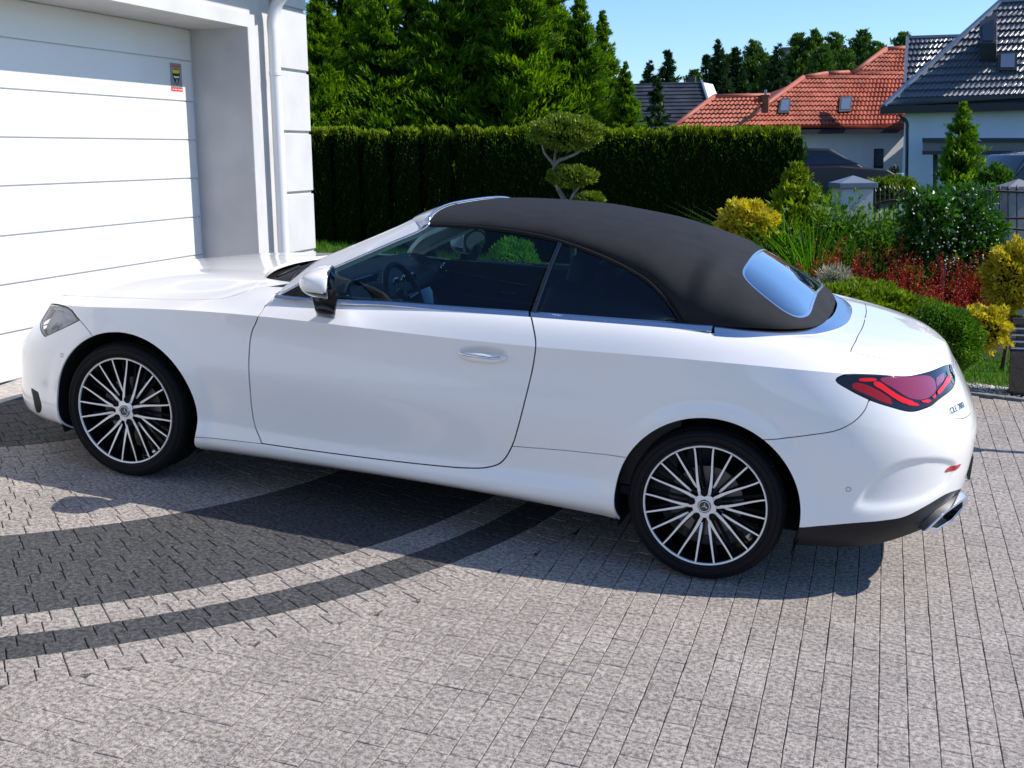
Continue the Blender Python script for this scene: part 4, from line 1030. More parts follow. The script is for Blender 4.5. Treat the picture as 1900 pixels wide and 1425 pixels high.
# straight courses over the rest, cut along the outer ring
RO = R1+.185; du = Vector((.018, -1, 0)).normalized(); dv = Vector((1, .018, 0)).normalized(); pw = .0985
def clip_out(P):
    """cut a small outline by the outer ring (keep what lies outside)"""
    out = []; n = len(P); f = lambda p: math.hypot(p[0]-DC[0], p[1]-DC[1])-RO-.003
    for i in range(n):
        a, b = P[i], P[(i+1) % n]; fa_, fb_ = f(a), f(b)
        if fa_ > 0: out.append(a)
        if fa_*fb_ < 0: t = fa_/(fa_-fb_); out.append((a[0]+(b[0]-a[0])*t, a[1]+(b[1]-a[1])*t))
    return out
for i in range(-96, 92):
    s_row = -3.9+random.uniform(0, .1)
    while s_row < 8.6:
        ln = random.choice((.068, .098, .098, .128))
        o = Vector((1.40, 0, 0))+dv*(i*pw); a_ = o+du*(s_row+.0006); b_ = o+du*(s_row+ln-.0006); e = dv*(pw-.0028)
        s_row += ln
        P = [(p.x+jit(.0012), p.y+jit(.0016)) for p in (a_, b_, b_+e, a_+e)]
        cx_, cy_ = sum(p[0] for p in P)/4, sum(p[1] for p in P)/4
        if cx_ < -7.5 or cx_ > 6.2 or cy_ > 3.70 or (cx_ < -2.55 and cy_ > -4.5): continue
        if math.hypot(cx_-DC[0], cy_-DC[1]) < RO-.12: continue
        Q = clip_out(P)
        if len(Q) < 3: continue
        ar = abs(sum(Q[k][0]*Q[(k+1) % len(Q)][1]-Q[(k+1) % len(Q)][0]*Q[k][1] for k in range(len(Q))))/2
        if ar > .0012: add_paver(Q, False)
def paver_geo(P, z0):
    n = len(P); area = sum(P[k][0]*P[(k+1) % n][1]-P[(k+1) % n][0]*P[k][1] for k in range(n))
    if area < 0: P = P[::-1]
    cx_, cy_ = sum(p[0] for p in P)/n, sum(p[1] for p in P)/n; tx, ty, hz = jit(.008), jit(.008), jit(.0010)
    zt = lambda x, y, d: z0+hz+tx*(x-cx_)+ty*(y-cy_)-d
    V_ = []
    for (x, y) in P: V_.append((x, y, z0-.014))
    for (x, y) in P: V_.append((x, y, zt(x, y, .0018)))
    for (x, y) in P: sx_, sy_ = cx_+(x-cx_)*.955, cy_+(y-cy_)*.955; V_.append((sx_, sy_, zt(sx_, sy_, 0)))
    F_ = [tuple(range(2*n, 3*n))]
    for r_ in (0, n):
        for k in range(n): k2 = (k+1) % n; F_.append((r_+k, r_+k2, r_+n+k2, r_+n+k))
    return V_, F_
drv = empty('driveway', mtx=T4.copy()); drv['kind'] = 'structure'
bm = bmesh.new(); vs = [bm.verts.new(p) for p in ((-9.5, -9.5, -.012), (6.3, -9.5, -.012), (6.3, 3.72, -.012), (-9.5, 3.72, -.012))]; bm.faces.new(vs)
o = bmobj('bedding_sand', bm, sand, drv)
def screen_area(P):
    q = []
    for x, y in P:
        d = Vector((x, y, 0))-CAMP; z = d.dot(CF)
        if z < .3: return 0
        q.append((950+FPX*d.dot(CR)/z, 712.5-FPX*d.dot(CU)/z))
    cx_ = sum(a for a, b in q)/len(q); cy_ = sum(b for a, b in q)/len(q)
    if not (0 < cx_ < 1900 and 0 < cy_ < 1425): return 0
    return abs(sum(q[k][0]*q[(k+1) % len(q)][1]-q[(k+1) % len(q)][0]*q[k][1] for k in range(len(q))))/2
order = sorted(range(len(PV)), key=lambda i: -screen_area(PV[i][0]))
single = set(order[:290])
def shade_attr(me, vals):
    at = me.attributes.new('shade', 'FLOAT', 'FACE'); at.data.foreach_set('value', vals)
for i in order[:290]:
    P, dk = PV[i]; V_, F_ = paver_geo(P, 0.0); c = Vector((sum(p[0] for p in P)/len(P), sum(p[1] for p in P)/len(P), 0))
    o = mesh('paver', [tuple(Vector(v)) for v in V_], F_, stone_d if dk else stone_l, drv, smooth=False)
    shade_attr(o.data, [random.random()]*len(F_))
VV, FF_, MI, SH = [], [], [], []
for i in range(len(PV)):
    if i in single: continue
    P, dk = PV[i]; V_, F_ = paver_geo(P, 0.0); b0 = len(VV); VV += V_; FF_ += [tuple(b0+k for k in f) for f in F_]; MI += [1 if dk else 0]*len(F_); SH += [random.random()]*len(F_)
o = mesh('paving', VV, FF_, [stone_l, stone_d], drv, smooth=False, midx=MI); shade_attr(o.data, SH); o['kind'] = 'stuff'
print('pavers', len(PV))
# concrete threshold before the garage door, kerb and gravel strip
conc = vary(mat('threshold_concrete', (.4, .38, .35), .85), (.30, .28, .26), (.46, .43, .40), 25, bump=.3, bdist=.003)
bm = bmesh.new(); bbox(bm, (-2.99, .25, -.012), (.36, 5.0, .03), bev=.004); o = bmobj('door_threshold', bm, conc); o.matrix_world = T4; o['kind'] = 'structure'
kerb_m = vary(mat('kerb_concrete', (.2, .19, .18), .85), (.12, .115, .11), (.24, .23, .215), 14, bump=.4, bdist=.004)
kb = empty('kerb', mtx=T4.copy()); kb['kind'] = 'structure'
x = -2.45
while x < 6.3:
    bm = bmesh.new(); bbox(bm, (x+.245+jit(.001), 3.76, -.015+jit(.002)), (.488, .062, .062), bev=.006); bmobj('kerb_stone', bm, kerb_m, kb); x += .495
gravel_m = vary(mat('gravel', (.5, .48, .45), .8), (.26, .235, .21), (.72, .70, .68), 3, info=0)
N, L = nodes(gravel_m)
def scatter_stones(name, x0, x1, y0, y1, n, smin, smax, mt):
    bm0 = bmesh.new(); bmesh.ops.create_icosphere(bm0, subdivisions=1, radius=1.0); base = np.array([v.co[:] for v in bm0.verts]); fb = [[v.index for v in f.verts] for f in bm0.faces]; bm0.free()
    V_, F_, S_ = [], [], []
    for k in range(n):
        s = random.uniform(smin, smax); R = np.array(Matrix.Rotation(random.uniform(0, 6.3), 3, Vector((random.random(), random.random(), random.random()+.01)).normalized()))
        P = (base*np.array((s, s*random.uniform(.6, .9), s*random.uniform(.45, .7))))@R.T*(1+.12*np.random.randn(len(base), 1)*.6)
        P += np.array((random.uniform(x0, x1), random.uniform(y0, y1), random.uniform(-.012, .004)))
        b0 = len(V_); V_ += P.tolist(); F_ += [tuple(b0+i for i in f) for f in fb]; S_ += [random.random()]*len(fb)
    o = mesh(name, V_, F_, mt, smooth=False); shade_attr(o.data, S_); o.matrix_world = T4; o['kind'] = 'stuff'; return o
gm = mat('pebbles', (.5, .48, .45), .75); N, L = nodes(gm); at = N.new('ShaderNodeAttribute'); at.attribute_name = 'shade'; cr = N.new('ShaderNodeValToRGB'); cr.color_ramp.elements[0].color = (.20, .18, .16, 1); cr.color_ramp.elements[1].color = (.72, .70, .67, 1); L.new(at.outputs['Fac'], cr.inputs[0]); L.new(cr.outputs[0], N['Principled BSDF'].inputs['Base Color'])
tag(scatter_stones('gravel', -2.3, 6.0, 3.80, 4.16, 9000, .009, .021, gm), 'pale pebble strip between the kerb and the lawn', 'gravel')
bm = bmesh.new(); vs = [bm.verts.new(p) for p in ((-2.45, 3.79, -.014), (6.3, 3.79, -.014), (6.3, 4.18, -.014), (-2.45, 4.18, -.014))]; bm.faces.new(vs); o = bmobj('gravel_bed', bm, kerb_m); o.matrix_world = T4; o['kind'] = 'structure'

# ================================================================== GARAGE
UV3 = UPV; DF = Vector((-0.02603472, 0.9992285, -0.02940413)).normalized(); NF = DF.cross(UV3).normalized(); 
if NF.x < 0: NF = -NF
DF = (DF-UV3*DF.dot(UV3)).normalized()
GP0 = Vector((-3.11821778, 0.36468147, 0)); GP1 = Vector((-3.23612267, 2.76702389, 0.51121639)); GO = GP0+DF*((GP1-GP0).dot(DF))   # foot of the right door edge
gm4 = T4 @ Matrix(((DF.x, NF.x, UV3.x, GO.x), (DF.y, NF.y, UV3.y, GO.y), (DF.z, NF.z, UV3.z, GO.z), (0, 0, 0, 1)))
# note: columns along-wall, outward, up (left-handed pair kept by ordering the boxes only)
stucco = vary(mat('white_stucco', (.78, .78, .78), .85), (.51, .505, .495), (.57, .565, .555), 3, bump=.45, bscale=220, bdist=.004)
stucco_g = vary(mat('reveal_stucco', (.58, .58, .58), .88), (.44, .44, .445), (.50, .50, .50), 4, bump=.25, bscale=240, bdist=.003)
door_w = mat('door_white', (.66, .655, .645), .45, coat=.2)
N, L = nodes(door_w); s = coords(N, L, 'Object', (4, 60, 160)); nz = N.new('ShaderNodeTexNoise'); nz.inputs['Scale'].default_value = 1.0; nz.inputs['Detail'].default_value = 4; L.new(s, nz.inputs[0]); bp = N.new('ShaderNodeBump'); bp.inputs['Strength'].default_value = .28; bp.inputs['Distance'].default_value = .003; L.new(nz.outputs[0], bp.inputs['Height']); L.new(bp.outputs[0], N['Principled BSDF'].inputs['Normal'])
seal = mat('door_seal', (.012, .012, .013), .6)
gar = empty('garage', mtx=T4.copy()); tag(gar, 'white rendered garage with grooved corner blocks left of the parked car', 'garage')
def gq(a, b, h): return GO+DF*a+NF*b+UV3*h
def gbox(bm, a0, a1, b0, b1, h0, h1, bev=0., mi=0):
    vs = [bm.verts.new(gq(a, b, h)) for a in (a0, a1) for b in (b0, b1) for h in (h0, h1)]
    fs = [bm.faces.new([vs[i] for i in f]) for f in ((0, 1, 3, 2), (4, 6, 7, 5), (0, 4, 5, 1), (2, 3, 7, 6), (0, 2, 6, 4), (1, 5, 7, 3))]
    for f in fs: f.material_index = mi
    bmesh.ops.recalc_face_normals(bm, faces=fs)
    if bev: bmesh.ops.bevel(bm, geom=list({e for f in fs for e in f.edges}), offset=bev, segments=2, affect='EDGES')
OW, OH, DP = -4.95, 2.345, .51
def gpart(name, mt, boxes, parent=None, bev=0.):
    bm = bmesh.new()
    for b in boxes: gbox(bm, *b, bev=bev)
    return bmobj(name, bm, mt, parent or gar)
gpart('wall', stucco, [(.115, 1.005, -5.5, DP-.045, -.4, 3.1), (-12.5, OW-.10, -5.5, DP-.045, -.8, 3.1), (OW-.10, .115, -.35, DP-.045, OH+.10, 3.1), (-12.5, 1.005, -5.6, -5.5, -.8, 3.1)])  # unseen left stretch lengthened to bounce bright fill onto the car side
# surround of the opening: smooth band proud of the wall, with its reveal
gpart('door_surround', stucco, [(0, .115, -.02, DP, -.3, OH+.10), (OW-.10, OW, -.02, DP, -.3, OH+.10), (OW, 0, -.02, DP, OH, OH+.10)])
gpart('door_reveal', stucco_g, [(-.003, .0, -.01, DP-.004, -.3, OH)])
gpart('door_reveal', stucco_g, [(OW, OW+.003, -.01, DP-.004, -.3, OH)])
gd = gpart('garage_door', seal, [(OW+.002, -.004, -.06, -.012, -.3, OH-.002)])
h = .0; i = 0
hs_ = [0.0, .30, .60, .90, 1.204, 1.50, 1.794, 2.103, 2.345]
for h0, h1 in zip(hs_, hs_[1:]):
    bm = bmesh.new(); gbox(bm, OW+.02, -.030, -.014, .018, h0+.0035, h1-.0035, bev=.0035); 
    gbox(bm, OW+.02, -.030, -.013, .004, h1-.004, h1+.004)
    bmobj('door_panel', bm, door_w, gd)
gpart('bottom_seal', seal, [(OW+.02, -.02, -.012, .03, -.06, .0)], gd)
gpart('side_rail', mat('rail_white', (.7, .71, .73), .4), [(-.016, -.004, -.01, .01, -.1, OH-.01)], gd)
h = -.35; 
gt_, gs_ = .49, .022
hh = [-.42, .06, .56, 1.06, 1.56, 2.06, 2.56, 3.08]
for h0, h1 in zip(hh, hh[1:]): gpart('quoin_block', stucco, [(.46, 1.03, DP-.044, DP+.012, h0+.013, h1-.013)], None, .004)
gpart('quoin_block', stucco, [(.46, 1.03, DP-.05, DP-.012, -.4, 3.08)], None, 0)
# eave with gutter above the picture, downpipe
gpart('eave', stucco, [(-12.9, 1.42, -6.0, DP+.52, 3.1, 3.28)])
gut = mat('gutter_white', (.74, .75, .76), .35, coat=.3)
bm = bmesh.new(); tube(bm, [gq(-12.9, DP+.60, 3.16), gq(1.42, DP+.60, 3.16)], .07, 12); bmobj('gutter', bm, gut, gar, True, 40)
def pipe(name, pts, r, mt, par, n=16): bm = bmesh.new(); tube(bm, crs([tuple(p) for p in pts], False, 6), r, n); return bmobj(name, bm, mt, par, True, 50)
dpipe = pipe('downpipe', [gq(.33, DP+.05, -.3), gq(.33, DP+.05, 1.0), gq(.33, DP+.05, 2.30), gq(.33, DP+.05, 2.43), gq(.335, DP+.10, 2.56), gq(.34, DP+.42, 2.86), gq(.345, DP+.56, 2.98), gq(.345, DP+.60, 3.12)], .047, gut, gar)
for hz_ in (.5, 2.0): bm = bmesh.new(); tube(bm, [gq(.33, DP+.05, hz_), gq(.33, DP+.05, hz_+.03)], .052, 16); bmobj('pipe_clamp', bm, gut, dpipe, True, 40)
# roof slopes so that the building is whole
rt_m = mat('garage_roof', (.06, .06, .065), .7)
bm = bmesh.new()
vs = [bm.verts.new(gq(*p)) for p in ((-13, DP+.6, 3.26), (1.5, DP+.6, 3.26), (1.5, -2.6, 4.9), (-13, -2.6, 4.9), (1.5, -6.1, 3.26), (-13, -6.1, 3.26))]
for f in ((0, 1, 2, 3), (3, 2, 4, 5), (1, 4, 2), (0, 3, 5)): bm.faces.new([vs[i] for i in f])
bmobj('roof', bm, rt_m, gar)
# alarm sticker on the second panel
def door_pt(px, py, b=.0195):
    d = ray(px, py); o_ = GO+NF*b; t = (o_-CAMP).dot(NF)/d.dot(NF); p = CAMP+d*t-GO; return p.dot(DF), p.dot(UV3)
stk = empty('alarm_sticker', mtx=T4.copy()); tag(stk, 'small grey and red alarm sticker with a black and yellow shield on the garage door', 'sticker')
SP = np.array([door_pt(*p) for p in ((314.5, 117), (335, 117.5), (340, 170), (318, 169.5))]); a0, a1 = SP[[0, 3], 0].mean(), SP[[1, 2], 0].mean(); h1, h0 = SP[:2, 1].mean(), SP[2:, 1].mean()
h1 = min(h1, 2.103-.006); w_s, h_s = a1-a0, h1-h0
def sticker(name, mt, pts, b):
    bm = bmesh.new(); vs = [bm.verts.new(gq(a0+u*w_s, b, h0+v*h_s)) for u, v in pts]; bm.faces.new(vs)
    o = bmobj(name, bm, mt, stk); return o
sticker('sticker_base', mat('sticker_grey', (.23, .24, .25), .4), [(0, 0), (1, 0), (1, 1), (0, 1)], .0190)
sticker('red_band', mat('sticker_red', (.62, .03, .03), .4), [(.02, 0), (1, 0), (1, .14), (.02, .14)], .0194)
sticker('red_band', mat('sticker_red2', (.50, .10, .09), .4), [(.12, .85), (.95, .85), (.95, .94), (.12, .94)], .0194)
shp = [(.16, .66), (.18, .78), (.35, .81), (.5, .82), (.66, .81), (.84, .78), (.86, .66), (.82, .48), (.70, .32), (.52, .20), (.34, .32), (.20, .48)]
sticker('shield_rim', mat('sticker_pale', (.5, .48, .40), .4), [(.51+(u-.51)*1.10, .5+(v-.5)*1.06) for u, v in shp], .0193)
sticker('shield', mat('sticker_black', (.01, .01, .01), .4), shp, .0196)
sticker('yellow_band', mat('sticker_yellow', (.62, .55, .02), .4), [(.20, .64), (.21, .765), (.50, .775), (.82, .765), (.83, .64), (.70, .655), (.60, .625), (.5, .655), (.38, .625), (.3, .65)], .0199)
sticker('white_mark', mat('sticker_white', (.75, .75, .75), .4), [(.28, .50), (.30, .55), (.46, .53), (.5, .545), (.56, .53), (.74, .555), (.76, .50), (.6, .47), (.52, .49), (.42, .47)], .0199)
sticker('white_mark', mat('sticker_grey2', (.35, .35, .35), .4), [(.5, .44), (.64, .41), (.58, .30), (.5, .24), (.46, .34)], .0199)
for u0_ in (.14, .30, .42, .58, .72, .84): sticker('red_band_lettering', MAT['sticker_white'], [(u0_, .05), (u0_+.07, .05), (u0_+.07, .09), (u0_, .09)], .0198)

# ================================================================== VEGETATION
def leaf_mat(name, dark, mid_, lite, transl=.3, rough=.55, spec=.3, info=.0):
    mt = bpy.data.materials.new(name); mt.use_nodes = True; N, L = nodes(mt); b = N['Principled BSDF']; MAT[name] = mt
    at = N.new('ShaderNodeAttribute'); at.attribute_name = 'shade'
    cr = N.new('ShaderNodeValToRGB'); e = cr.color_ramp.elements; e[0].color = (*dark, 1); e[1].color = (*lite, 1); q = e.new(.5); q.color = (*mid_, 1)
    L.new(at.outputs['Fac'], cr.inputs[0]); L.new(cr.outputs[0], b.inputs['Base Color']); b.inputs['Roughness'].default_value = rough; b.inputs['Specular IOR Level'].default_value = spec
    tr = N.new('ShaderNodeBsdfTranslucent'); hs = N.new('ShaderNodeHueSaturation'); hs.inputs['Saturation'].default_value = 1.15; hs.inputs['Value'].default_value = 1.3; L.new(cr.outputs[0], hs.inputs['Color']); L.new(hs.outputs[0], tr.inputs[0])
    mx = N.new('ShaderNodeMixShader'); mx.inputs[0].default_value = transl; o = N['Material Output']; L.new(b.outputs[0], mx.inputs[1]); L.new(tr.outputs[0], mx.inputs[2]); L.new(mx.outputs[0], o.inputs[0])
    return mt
M_THUJA = leaf_mat('thuja_foliage', (.012, .038, .003), (.060, .145, .008), (.22, .36, .018), .42)
M_THUJA2 = leaf_mat('hedge_foliage', (.008, .026, .003), (.024, .066, .005), (.36, .46, .03), .3, .8, .1)  # lightest tone is painted sunlight for the hedge tops
M_SPRUCE = leaf_mat('spruce_foliage', (.010, .028, .010), (.024, .055, .016), (.05, .10, .03), .15)
M_FAR = leaf_mat('far_foliage', (.02, .05, .010), (.05, .11, .018), (.12, .20, .03), .25)
M_GOLD = leaf_mat('golden_foliage', (.22, .18, .010), (.56, .47, .03), (.85, .74, .09), .3)
M_BUSH = leaf_mat('box_foliage', (.02, .06, .004), (.075, .18, .010), (.20, .35, .02), .35)
M_GLOSS = leaf_mat('glossy_foliage', (.012, .045, .005), (.035, .12, .008), (.11, .25, .02), .3, .28, .6)
M_RED = leaf_mat('red_foliage', (.045, .006, .008), (.19, .016, .013), (.48, .06, .03), .3)
M_JUNI = leaf_mat('juniper_foliage', (.03, .07, .003), (.13, .21, .006), (.32, .40, .015), .3)
M_BLADE = leaf_mat('blade_foliage', (.03, .10, .008), (.09, .24, .02), (.22, .42, .06), .4)
M_LAWN = leaf_mat('grass_blades', (.03, .10, .003), (.07, .20, .006), (.15, .32, .015), .35)
M_SILVER = leaf_mat('silver_foliage', (.20, .22, .16), (.34, .36, .24), (.5, .5, .36), .2)
M_TOPI = leaf_mat('topiary_foliage', (.05, .09, .010), (.16, .23, .02), (.38, .42, .08), .25)
bark = vary(mat('bark', (.09, .06, .04), .9), (.05, .035, .022), (.15, .11, .075), 12, bump=.5, bdist=.01)
bark_g = vary(mat('grey_bark', (.2, .18, .16), .9), (.12, .11, .10), (.30, .27, .24), 12, bump=.5, bdist=.01)
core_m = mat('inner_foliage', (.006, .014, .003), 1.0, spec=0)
rng = np.random.default_rng(5)
def unit(v): return v/np.maximum(np.linalg.norm(v, axis=-1, keepdims=True), 1e-9)
def leaves_mesh(name, P, D, Nn, L_, Wd, shade, mt, fold=.25, extra=None):
    """leaf-sized faces: base points P, growing direction D, facing Nn, length L_, width Wd"""
    n = len(P); D = unit(D); S = unit(np.cross(D, Nn)); U_ = np.cross(S, D)
    L_ = np.broadcast_to(np.asarray(L_, float), (n,))[:, None]; Wd = np.broadcast_to(np.asarray(Wd, float), (n,))[:, None]
    v0 = P; v1 = P+D*L_*.45+S*Wd*.5; v2 = P+D*L_-U_*L_*fold*.3; v3 = P+D*L_*.45-S*Wd*.5; vm = P+D*L_*.5+U_*Wd*fold
    V_ = np.stack([v0, v1, v2, v3], 1).reshape(-1, 3); i = np.arange(n)*4
    F_ = np.concatenate([np.stack([i, i+1, i+2], 1), np.stack([i, i+2, i+3], 1)]); sh = np.concatenate([shade, shade])
    me = bpy.data.meshes.new(name); nv = len(V_); nf = len(F_)
    if extra is not None:
        V_ = np.concatenate([V_, extra[0]]); F_ = np.concatenate([F_, extra[1]+nv]); sh = np.concatenate([sh, extra[2]])
        nv = len(V_); nf = len(F_)
    me.vertices.add(nv); me.vertices.foreach_set('co', V_.astype(np.float32).ravel()); me.loops.add(nf*3); me.loops.foreach_set('vertex_index', F_.astype(np.int32).ravel())
    me.polygons.add(nf); me.polygons.foreach_set('loop_start', np.arange(nf, dtype=np.int32)*3); me.polygons.foreach_set('loop_total', np.full(nf, 3, np.int32))
    me.update(calc_edges=True); me.materials.append(mt); at = me.attributes.new('shade', 'FLOAT', 'FACE'); at.data.foreach_set('value', np.clip(sh, 0, 1).astype(np.float32)); return me
def rdir(n): return unit(rng.normal(size=(n, 3)))
def cone_tree(name, H, R, n_pl, n_lf, lf, mt, droop=-.15, taper=.85, h0=.04, tip=.25, spread=.13, var=.25, w_=.42, dj=.55):
    """conifer crown from many boughs; each bough carries flat sprays"""
    hh_ = h0+(1-h0)*rng.random(n_pl)**1.15; az = rng.random(n_pl)*2*PI
    rad = R*np.maximum(1-hh_, .015)**taper*(1-var+2*var*rng.random(n_pl)*.8)
    rad *= 1+.18*np.sin(az*3+hh_*7+rng.random()*6)
    t = rng.random((n_pl, n_lf))**.6; ax = np.stack([np.cos(az), np.sin(az)], 1)
    up = (droop+(.5+.9*hh_[:, None])*0)*t*rad[:, None]+.35*rad[:, None]*t**2*0+tip*(t**2)*rad[:, None]*.6
    P = np.zeros((n_pl, n_lf, 3)); P[..., :2] = ax[:, None]*(rad[:, None]*t)[..., None]; P[..., 2] = hh_[:, None]*H+up
    sp = (spread*(.35+.65*(1-hh_)))[:, None, None]*R*.5
    lat = rng.normal(size=t.shape)*(.10+.05*(1-t))*t**.5*np.minimum(rad[:, None], R*.8)*1.3; P[..., 0] += -ax[:, None, 1]*lat; P[..., 1] += ax[:, None, 0]*lat; P[..., 2] -= np.abs(lat)*.45
    P += rng.normal(size=P.shape)*sp*np.array((1, 1, .55))
    D = np.zeros_like(P); D[..., :2] = ax[:, None]; D[..., 2] = tip*1.6+.25*hh_[:, None]; D += rng.normal(size=P.shape)*dj
    Nn = np.zeros_like(P); Nn[..., 2] = 1; Nn += rng.normal(size=P.shape)*.5
    sh = .30+.42*t+.12*rng.normal(size=t.shape)+.10*rng.normal(size=(n_pl, 1))  # sprays coloured lighter outward, painting the boughs' lit tips
    P, D, Nn, sh = P.reshape(-1, 3), D.reshape(-1, 3), Nn.reshape(-1, 3), sh.ravel()
    L_ = lf*(.6+.8*rng.random(len(P)))*(.55+.45*np.clip((H-P[:, 2])/(H*.3), 0, 1))
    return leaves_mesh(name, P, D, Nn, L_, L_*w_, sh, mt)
def trunk_mesh(name, H, r, mt):
    bm = bmesh.new(); n = 8; tube(bm, [(.03*H*.1*math.sin(k), .02*H*.1*math.cos(k*2), H*k/n) for k in range(n+1)], [r*(1-.92*k/n) for k in range(n+1)], 8)
    me = bpy.data.meshes.new(name); bm.to_mesh(me); bm.free(); me.materials.append(mt); return me
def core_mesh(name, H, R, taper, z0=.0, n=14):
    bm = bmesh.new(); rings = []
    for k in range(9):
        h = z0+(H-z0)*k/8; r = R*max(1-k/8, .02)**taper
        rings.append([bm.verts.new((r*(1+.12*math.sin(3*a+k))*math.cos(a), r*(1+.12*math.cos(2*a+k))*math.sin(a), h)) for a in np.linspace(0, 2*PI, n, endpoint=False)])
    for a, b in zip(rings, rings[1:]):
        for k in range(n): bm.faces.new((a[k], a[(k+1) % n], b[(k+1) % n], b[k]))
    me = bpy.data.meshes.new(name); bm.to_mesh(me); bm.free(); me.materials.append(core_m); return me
def plant(name, loc, parts, label, cat, group=None, rz=None, scale=1.):
    r = empty(name, loc); r.rotation_euler = (0, 0, random.uniform(0, 6.28) if rz is None else rz); r.scale = (scale,)*3 if not isinstance(scale, tuple) else scale
    tag(r, label, cat, group)
    for nm, me in parts: link(nm, me, r)
    return r
# --- tall conifers behind the hedge
tree_v = [cone_tree('crown', 1.0, .31, 460, 95, .030, M_THUJA, droop=-.06, taper=.92, spread=.055, var=.42, w_=.24, tip=.42, dj=.42) for _ in range(4)]
tree_c = core_mesh('inner_crown', .93, .15, .85, .02); tree_t = trunk_mesh('trunk', .97, .022, bark)
# (column of the photograph, distance, height of the tip in the photograph, label)
tall = [(603, 20.5, 10, 'dark conifer rising right beside the garage corner, behind the hedge'), (655, 22.0, -95, 'tall dark conifer second from the garage, top cut by the photo edge'),
 (715, 21.0, -40, 'dark conifer third from the garage, behind the hedge'), (772, 22.5, -25, 'conifer with a gap of sky at its top, fourth from the garage'), (836, 21.2, -70, 'broad conifer with drooping bright sprays left of the cluster centre'),
 (905, 22.0, -120, 'tallest dense conifer above the middle of the hedge'), (968, 21.0, -100, 'dense conifer just left behind the cloud-pruned tree'), (1026, 22.0, -30, 'conifer standing behind the cloud-pruned tree'),
 (1078, 21.0, -8, 'narrow conifer with its tip at the top edge of the photo, second from right'), (1118, 21.6, 30, 'yellowish conifer with pointed tip near the right end of the tall row'), (1160, 20.6, 120, 'lowest yellow-green conifer closing the tall row on the right')]
for i, (px, dpt, ty, lb) in enumerate(tall):
    b = ground_at(px, dpt); tip_ = at_depth(px, ty, dpt); H = tip_.z-b.z
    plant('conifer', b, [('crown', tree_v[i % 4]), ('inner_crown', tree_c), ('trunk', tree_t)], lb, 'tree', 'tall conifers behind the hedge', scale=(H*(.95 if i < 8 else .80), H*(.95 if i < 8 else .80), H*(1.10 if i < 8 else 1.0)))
# --- clipped hedge, plant by plant
def hedge_plant(seed):
    r_ = np.random.default_rng(seed); H, w, d = 1.0, .27, .20; n = 8000
    u = r_.random((n, 3)); f = r_.random(n)
    P = np.zeros((n, 3)); a = u[:, 0]*2*PI; ex = 3.2
    ca, sa = np.cos(a), np.sin(a); q = (np.abs(ca)**ex+np.abs(sa)**ex)**(-1/ex)
    rr = 1-.16*r_.random(n)**2; z = u[:, 1]; top = f < .20
    rad = np.where(z > .84, 1-((z-.84)/.16)**2*.32, 1.0)*(1-.05*np.sin(z*9+seed))
    P[:, 0] = ca*q*w*rr*rad; P[:, 1] = sa*q*d*rr*rad; P[:, 2] = z*H
    k = np.sqrt(r_.random(n)); P[top, 0] = (ca*q*w*k*.78)[top]; P[top, 1] = (sa*q*d*k*.78)[top]; P[top, 2] = H*(1-.02*r_.random(n)[top])+.015*np.sin(P[top, 0]*40)
    bump = .012*np.sin(P[:, 2]*31+P[:, 0]*20)+.010*np.sin(P[:, 0]*47+P[:, 2]*17); P[:, 0] += bump*np.sign(ca); P[:, 1] += bump*np.sign(sa)
    D = np.stack([ca*.8, sa*.8, .65+0*a], 1); D[top] = np.stack([ca*.25, sa*.25, 1+0*a], 1)[top]; D += r_.normal(size=D.shape)*.42
    Nn = np.stack([ca, sa, .3+0*a], 1)+r_.normal(size=D.shape)*.7
    sh = .30+.12*r_.normal(size=n)+.45*np.clip((z-.88)/.1, 0, 1)+.40*top; L_ = .030*(.6+.8*r_.random(n)); L_[top] *= 1.5  # lighter leaf tones toward the top paint in the sunlight there
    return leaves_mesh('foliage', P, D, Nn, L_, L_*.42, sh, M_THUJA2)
hv = [hedge_plant(s_) for s_ in (1, 2, 3, 4)]
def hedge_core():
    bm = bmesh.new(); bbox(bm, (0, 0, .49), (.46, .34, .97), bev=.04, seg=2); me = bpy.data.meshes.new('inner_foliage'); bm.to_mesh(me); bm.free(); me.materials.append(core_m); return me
hc_ = hedge_core(); DH = 14.9
hp = [596, 647, 700, 757, 814, 872, 930, 988, 1046, 1104, 1162, 1220, 1278, 1336, 1394, 1448]
words_h = ['first hedge thuja beside the garage corner, with a rounded separate top', 'second hedge thuja from the garage, its top clipped like a loaf', 'third hedge thuja from the garage, narrow dark gap on its left', 'fourth hedge thuja from the garage, slightly ragged top', 'fifth hedge thuja from the garage, last with a clearly separate top']
for i, px in enumerate(hp):
    dd = DH-.2*i/15; b = ground_at(px, dd); top_ = at_depth(px, 247+random.uniform(-3, 4), dd).z; H = top_-b.z
    lb = words_h[i] if i < 5 else ('last hedge thuja at the right end, beside the tall blade-leaved plant' if i == 15 else ('hedge thuja directly behind the cloud-pruned tree' if i == 8 else 'one of the dark clipped thujas merging into the flat-topped hedge wall'))
    if i not in (0, 1, 2, 3, 4, 8, 15): grp = 'merged thujas of the clipped hedge'
    else: grp = 'clipped thuja hedge'
    yawc = math.atan2(rayw(px, 300).y, rayw(px, 300).x)-PI/2
    plant('hedge_thuja', b, [('foliage', hv[i % 4]), ('inner_foliage', hc_)], lb, 'hedge plant', grp, rz=-.29*0+YAW+random.choice((0, PI)), scale=(.66 if i < 6 else .98, 1.3, H))
